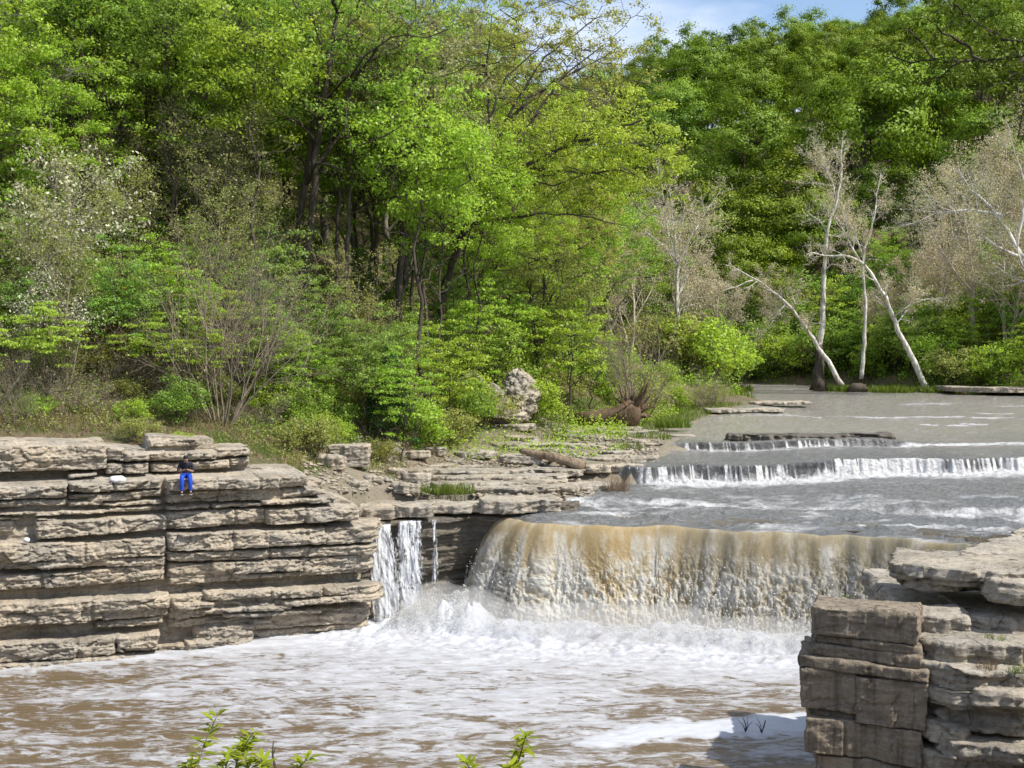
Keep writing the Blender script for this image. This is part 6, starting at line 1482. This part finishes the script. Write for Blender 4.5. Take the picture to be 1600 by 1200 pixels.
# ------------------------------------------------------------------ the person sitting on the cliff edge
def person():
    s, zs = cliff_sz(288, 746)
    seat = CA + CDIR * s + CN * 0.40
    z0 = zs + 0.0
    face = math.atan2(CN[0] * 0.5 + 0.1, -(CN[1] * .5 - .5))     # turned between the face of the cliff and the river
    root = empty('person', (seat[0], seat[1], z0), face)
    tag(root, 'person in dark top and bright blue trousers sitting on the cliff edge, head bowed', 'person')
    skin = plain('skin', (.34, .20, .13), .6); shirt = plain('dark_shirt', (.022, .023, .035), .85); blue = plain('blue_trousers', (.014, .07, .50), .75)
    hair = plain('black_hair', (.012, .011, .012), .6); shoe = plain('dark_shoes', (.03, .03, .035), .6); sole = plain('white_soles', (.75, .75, .72), .6); glass = plain('phone_black', (.02, .02, .022), .2)
    # local frame: -y is forward, z up, origin on the seat edge under the hips
    def skin_obj(name, verts, edges, radii, m, rootv=0, lv=2, parent=root):
        me = bpy.data.meshes.new(name); me.from_pydata(verts, edges, []); o = bpy.data.objects.new(name + '_tmp', me); COL.objects.link(o)
        md = o.modifiers.new('skin', 'SKIN'); md.use_smooth_shade = True
        for i, r in enumerate(radii):
            sv = me.skin_vertices[0].data[i]; sv.radius = (r, r) if np.isscalar(r) else r; sv.use_root = (i == rootv)
        ss = o.modifiers.new('sub', 'SUBSURF'); ss.levels = lv; ss.render_levels = lv
        dg = bpy.context.evaluated_depsgraph_get(); bm = bpy.data.meshes.new_from_object(o.evaluated_get(dg)); bm.name = name
        bpy.data.objects.remove(o); bm.materials.clear(); bm.materials.append(m)
        bm.polygons.foreach_set('use_smooth', np.ones(len(bm.polygons), bool))
        return link(name, bm, parent)
    pel = (0, .10, .11); wst = (0, .12, .27); chest = (0, .06, .43); upch = (0, -.01, .54); nk = (0, -.09, .60); hd0 = (0, -.165, .63); hd1 = (0, -.205, .70); hd2 = (0, -.20, .755)
    V = [pel, wst, chest, upch, nk, hd0, hd1, hd2]; E = [(i, i + 1) for i in range(7)]; R = [(.15, .12), (.135, .11), (.155, .115), (.12, .09), .055, (.066, .075), (.078, .092), (.055, .06)]
    for sx in (-1, 1):
        b = len(V)
        V += [(.17 * sx, .0, .52), (.235 * sx, -.03, .38), (.245 * sx, -.10, .255), (.15 * sx, -.25, .30), (.065 * sx, -.33, .335), (.05 * sx, -.37, .345)]
        R += [.062, .05, .043, .037, (.027, .034), (.022, .036)]
        E += [(3, b)] + [(b + i, b + i + 1) for i in range(5)]
        for k, (dx, dz) in enumerate([(.03, .028), (.012, .034), (-.006, .034), (-.02, .026)]):
            f = len(V); V += [((.05 + dx * .6) * sx, -.405, .345 + dz), (.035 * sx + dx * .5 * sx, -.43, .345 + dz * .6), (.022 * sx + dx * .3 * sx, -.425, .335 + dz * .3)]; R += [.009, .0085, .008]; E += [(b + 5, f), (f, f + 1), (f + 1, f + 2)]
        f = len(V); V += [(.03 * sx, -.36, .385), (.018 * sx, -.39, .40)]; R += [.011, .009]; E += [(b + 4, f), (f, f + 1)]
        b = len(V)
        V += [(.095 * sx, .04, .10), (.12 * sx, -.22, .115), (.135 * sx, -.40, .085), (.14 * sx, -.43, -.12), (.145 * sx, -.40, -.36), (.148 * sx, -.43, -.43), (.155 * sx, -.53, -.44)]
        R += [.088, .078, .062, .056, .04, .042, .03]; E += [(0, b)] + [(b + i, b + i + 1) for i in range(6)]
    skin_obj('body', V, E, R, skin)
    # top with sleeves to the elbow
    V2 = [(0, .10, .12), wst, chest, upch, (0, -.095, .625)]; R2 = [(.17, .145), (.155, .135), (.175, .155), (.15, .15), (.088, .10)]; E2 = [(i, i + 1) for i in range(4)]
    for sx in (-1, 1):
        b = len(V2); V2 += [(.17 * sx, .0, .52), (.237 * sx, -.03, .38), (.247 * sx, -.10, .262), (.22 * sx, -.14, .268)]; R2 += [.078, .066, .06, .055]; E2 += [(3, b)] + [(b + i, b + i + 1) for i in range(3)]
    skin_obj('shirt', V2, E2, R2, shirt)
    V3 = [(0, .10, .10), (0, .11, .17)]; R3 = [(.165, .125), (.15, .125)]; E3 = [(0, 1)]
    for sx in (-1, 1):
        b = len(V3); V3 += [(.095 * sx, .04, .10), (.12 * sx, -.22, .118), (.135 * sx, -.41, .085), (.14 * sx, -.435, -.12), (.145 * sx, -.405, -.35), (.146 * sx, -.405, -.385)]; R3 += [.105, .095, .083, .075, .062, .062]; E3 += [(0, b)] + [(b + i, b + i + 1) for i in range(5)]
    skin_obj('trousers', V3, E3, R3, blue)
    skin_obj('hair', [(0, -.11, .65), (0, -.135, .73), (0, -.20, .785), (0, -.265, .765), (0, -.285, .73)], [(0, 1), (1, 2), (2, 3), (3, 4)], [(.078, .065), (.095, .09), (.095, .085), (.08, .055), (.06, .025)], hair)
    # face: nose, brow and ears grow out of the head as one small mesh with it is not needed from above; keep them on the body
    for sx in (-1, 1):
        sh = skin_obj('shoe', [(.148 * sx, -.40, -.42), (.152 * sx, -.47, -.45), (.158 * sx, -.57, -.455)], [(0, 1), (1, 2)], [(.05, .05), (.048, .042), (.045, .032)], shoe)
        mb = MB(); a = np.linspace(0, 2 * math.pi, 17)[:-1]
        ring = np.stack([.153 * sx + .05 * np.cos(a), -.48 + .15 * np.sin(a), 0 * a], 1)
        tube_v = np.concatenate([ring + [0, 0, -.50], ring * [1, 1, 1] + [0, 0, -.475]]); k = np.arange(16)
        mb.add(np.concatenate([tube_v, [[.153 * sx, -.48, -.50]]]), np.stack([k, (k + 1) % 16, (k + 1) % 16 + 16, k + 16], 1), np.stack([(k + 1) % 16, k, k * 0 + 32], 1))
        link('sole', mb.mesh('sole', [sole]), sh)
    # phone in both hands
    mb = MB(); w, h, t = .036, .074, .005
    c = [np.array([sx * w, sy * h, sz * t]) for sx in (-1, 1) for sy in (-1, 1) for sz in (-1, 1)]
    mb.add(np.array(c), np.array([[0, 1, 3, 2], [4, 6, 7, 5], [0, 4, 5, 1], [2, 3, 7, 6], [0, 2, 6, 4], [1, 5, 7, 3]]))
    me = mb.mesh('phone', [glass]); bmod = link('phone', me)
    Mx = Matrix.Translation(root.location) @ Matrix.Rotation(face, 4, 'Z') @ Matrix.Translation((0, -.405, .395)) @ Matrix.Rotation(math.radians(-38), 4, 'X')
    bmod.matrix_world = Mx
    tag(bmod, 'small black phone held in both hands of the seated person', 'phone')
person()
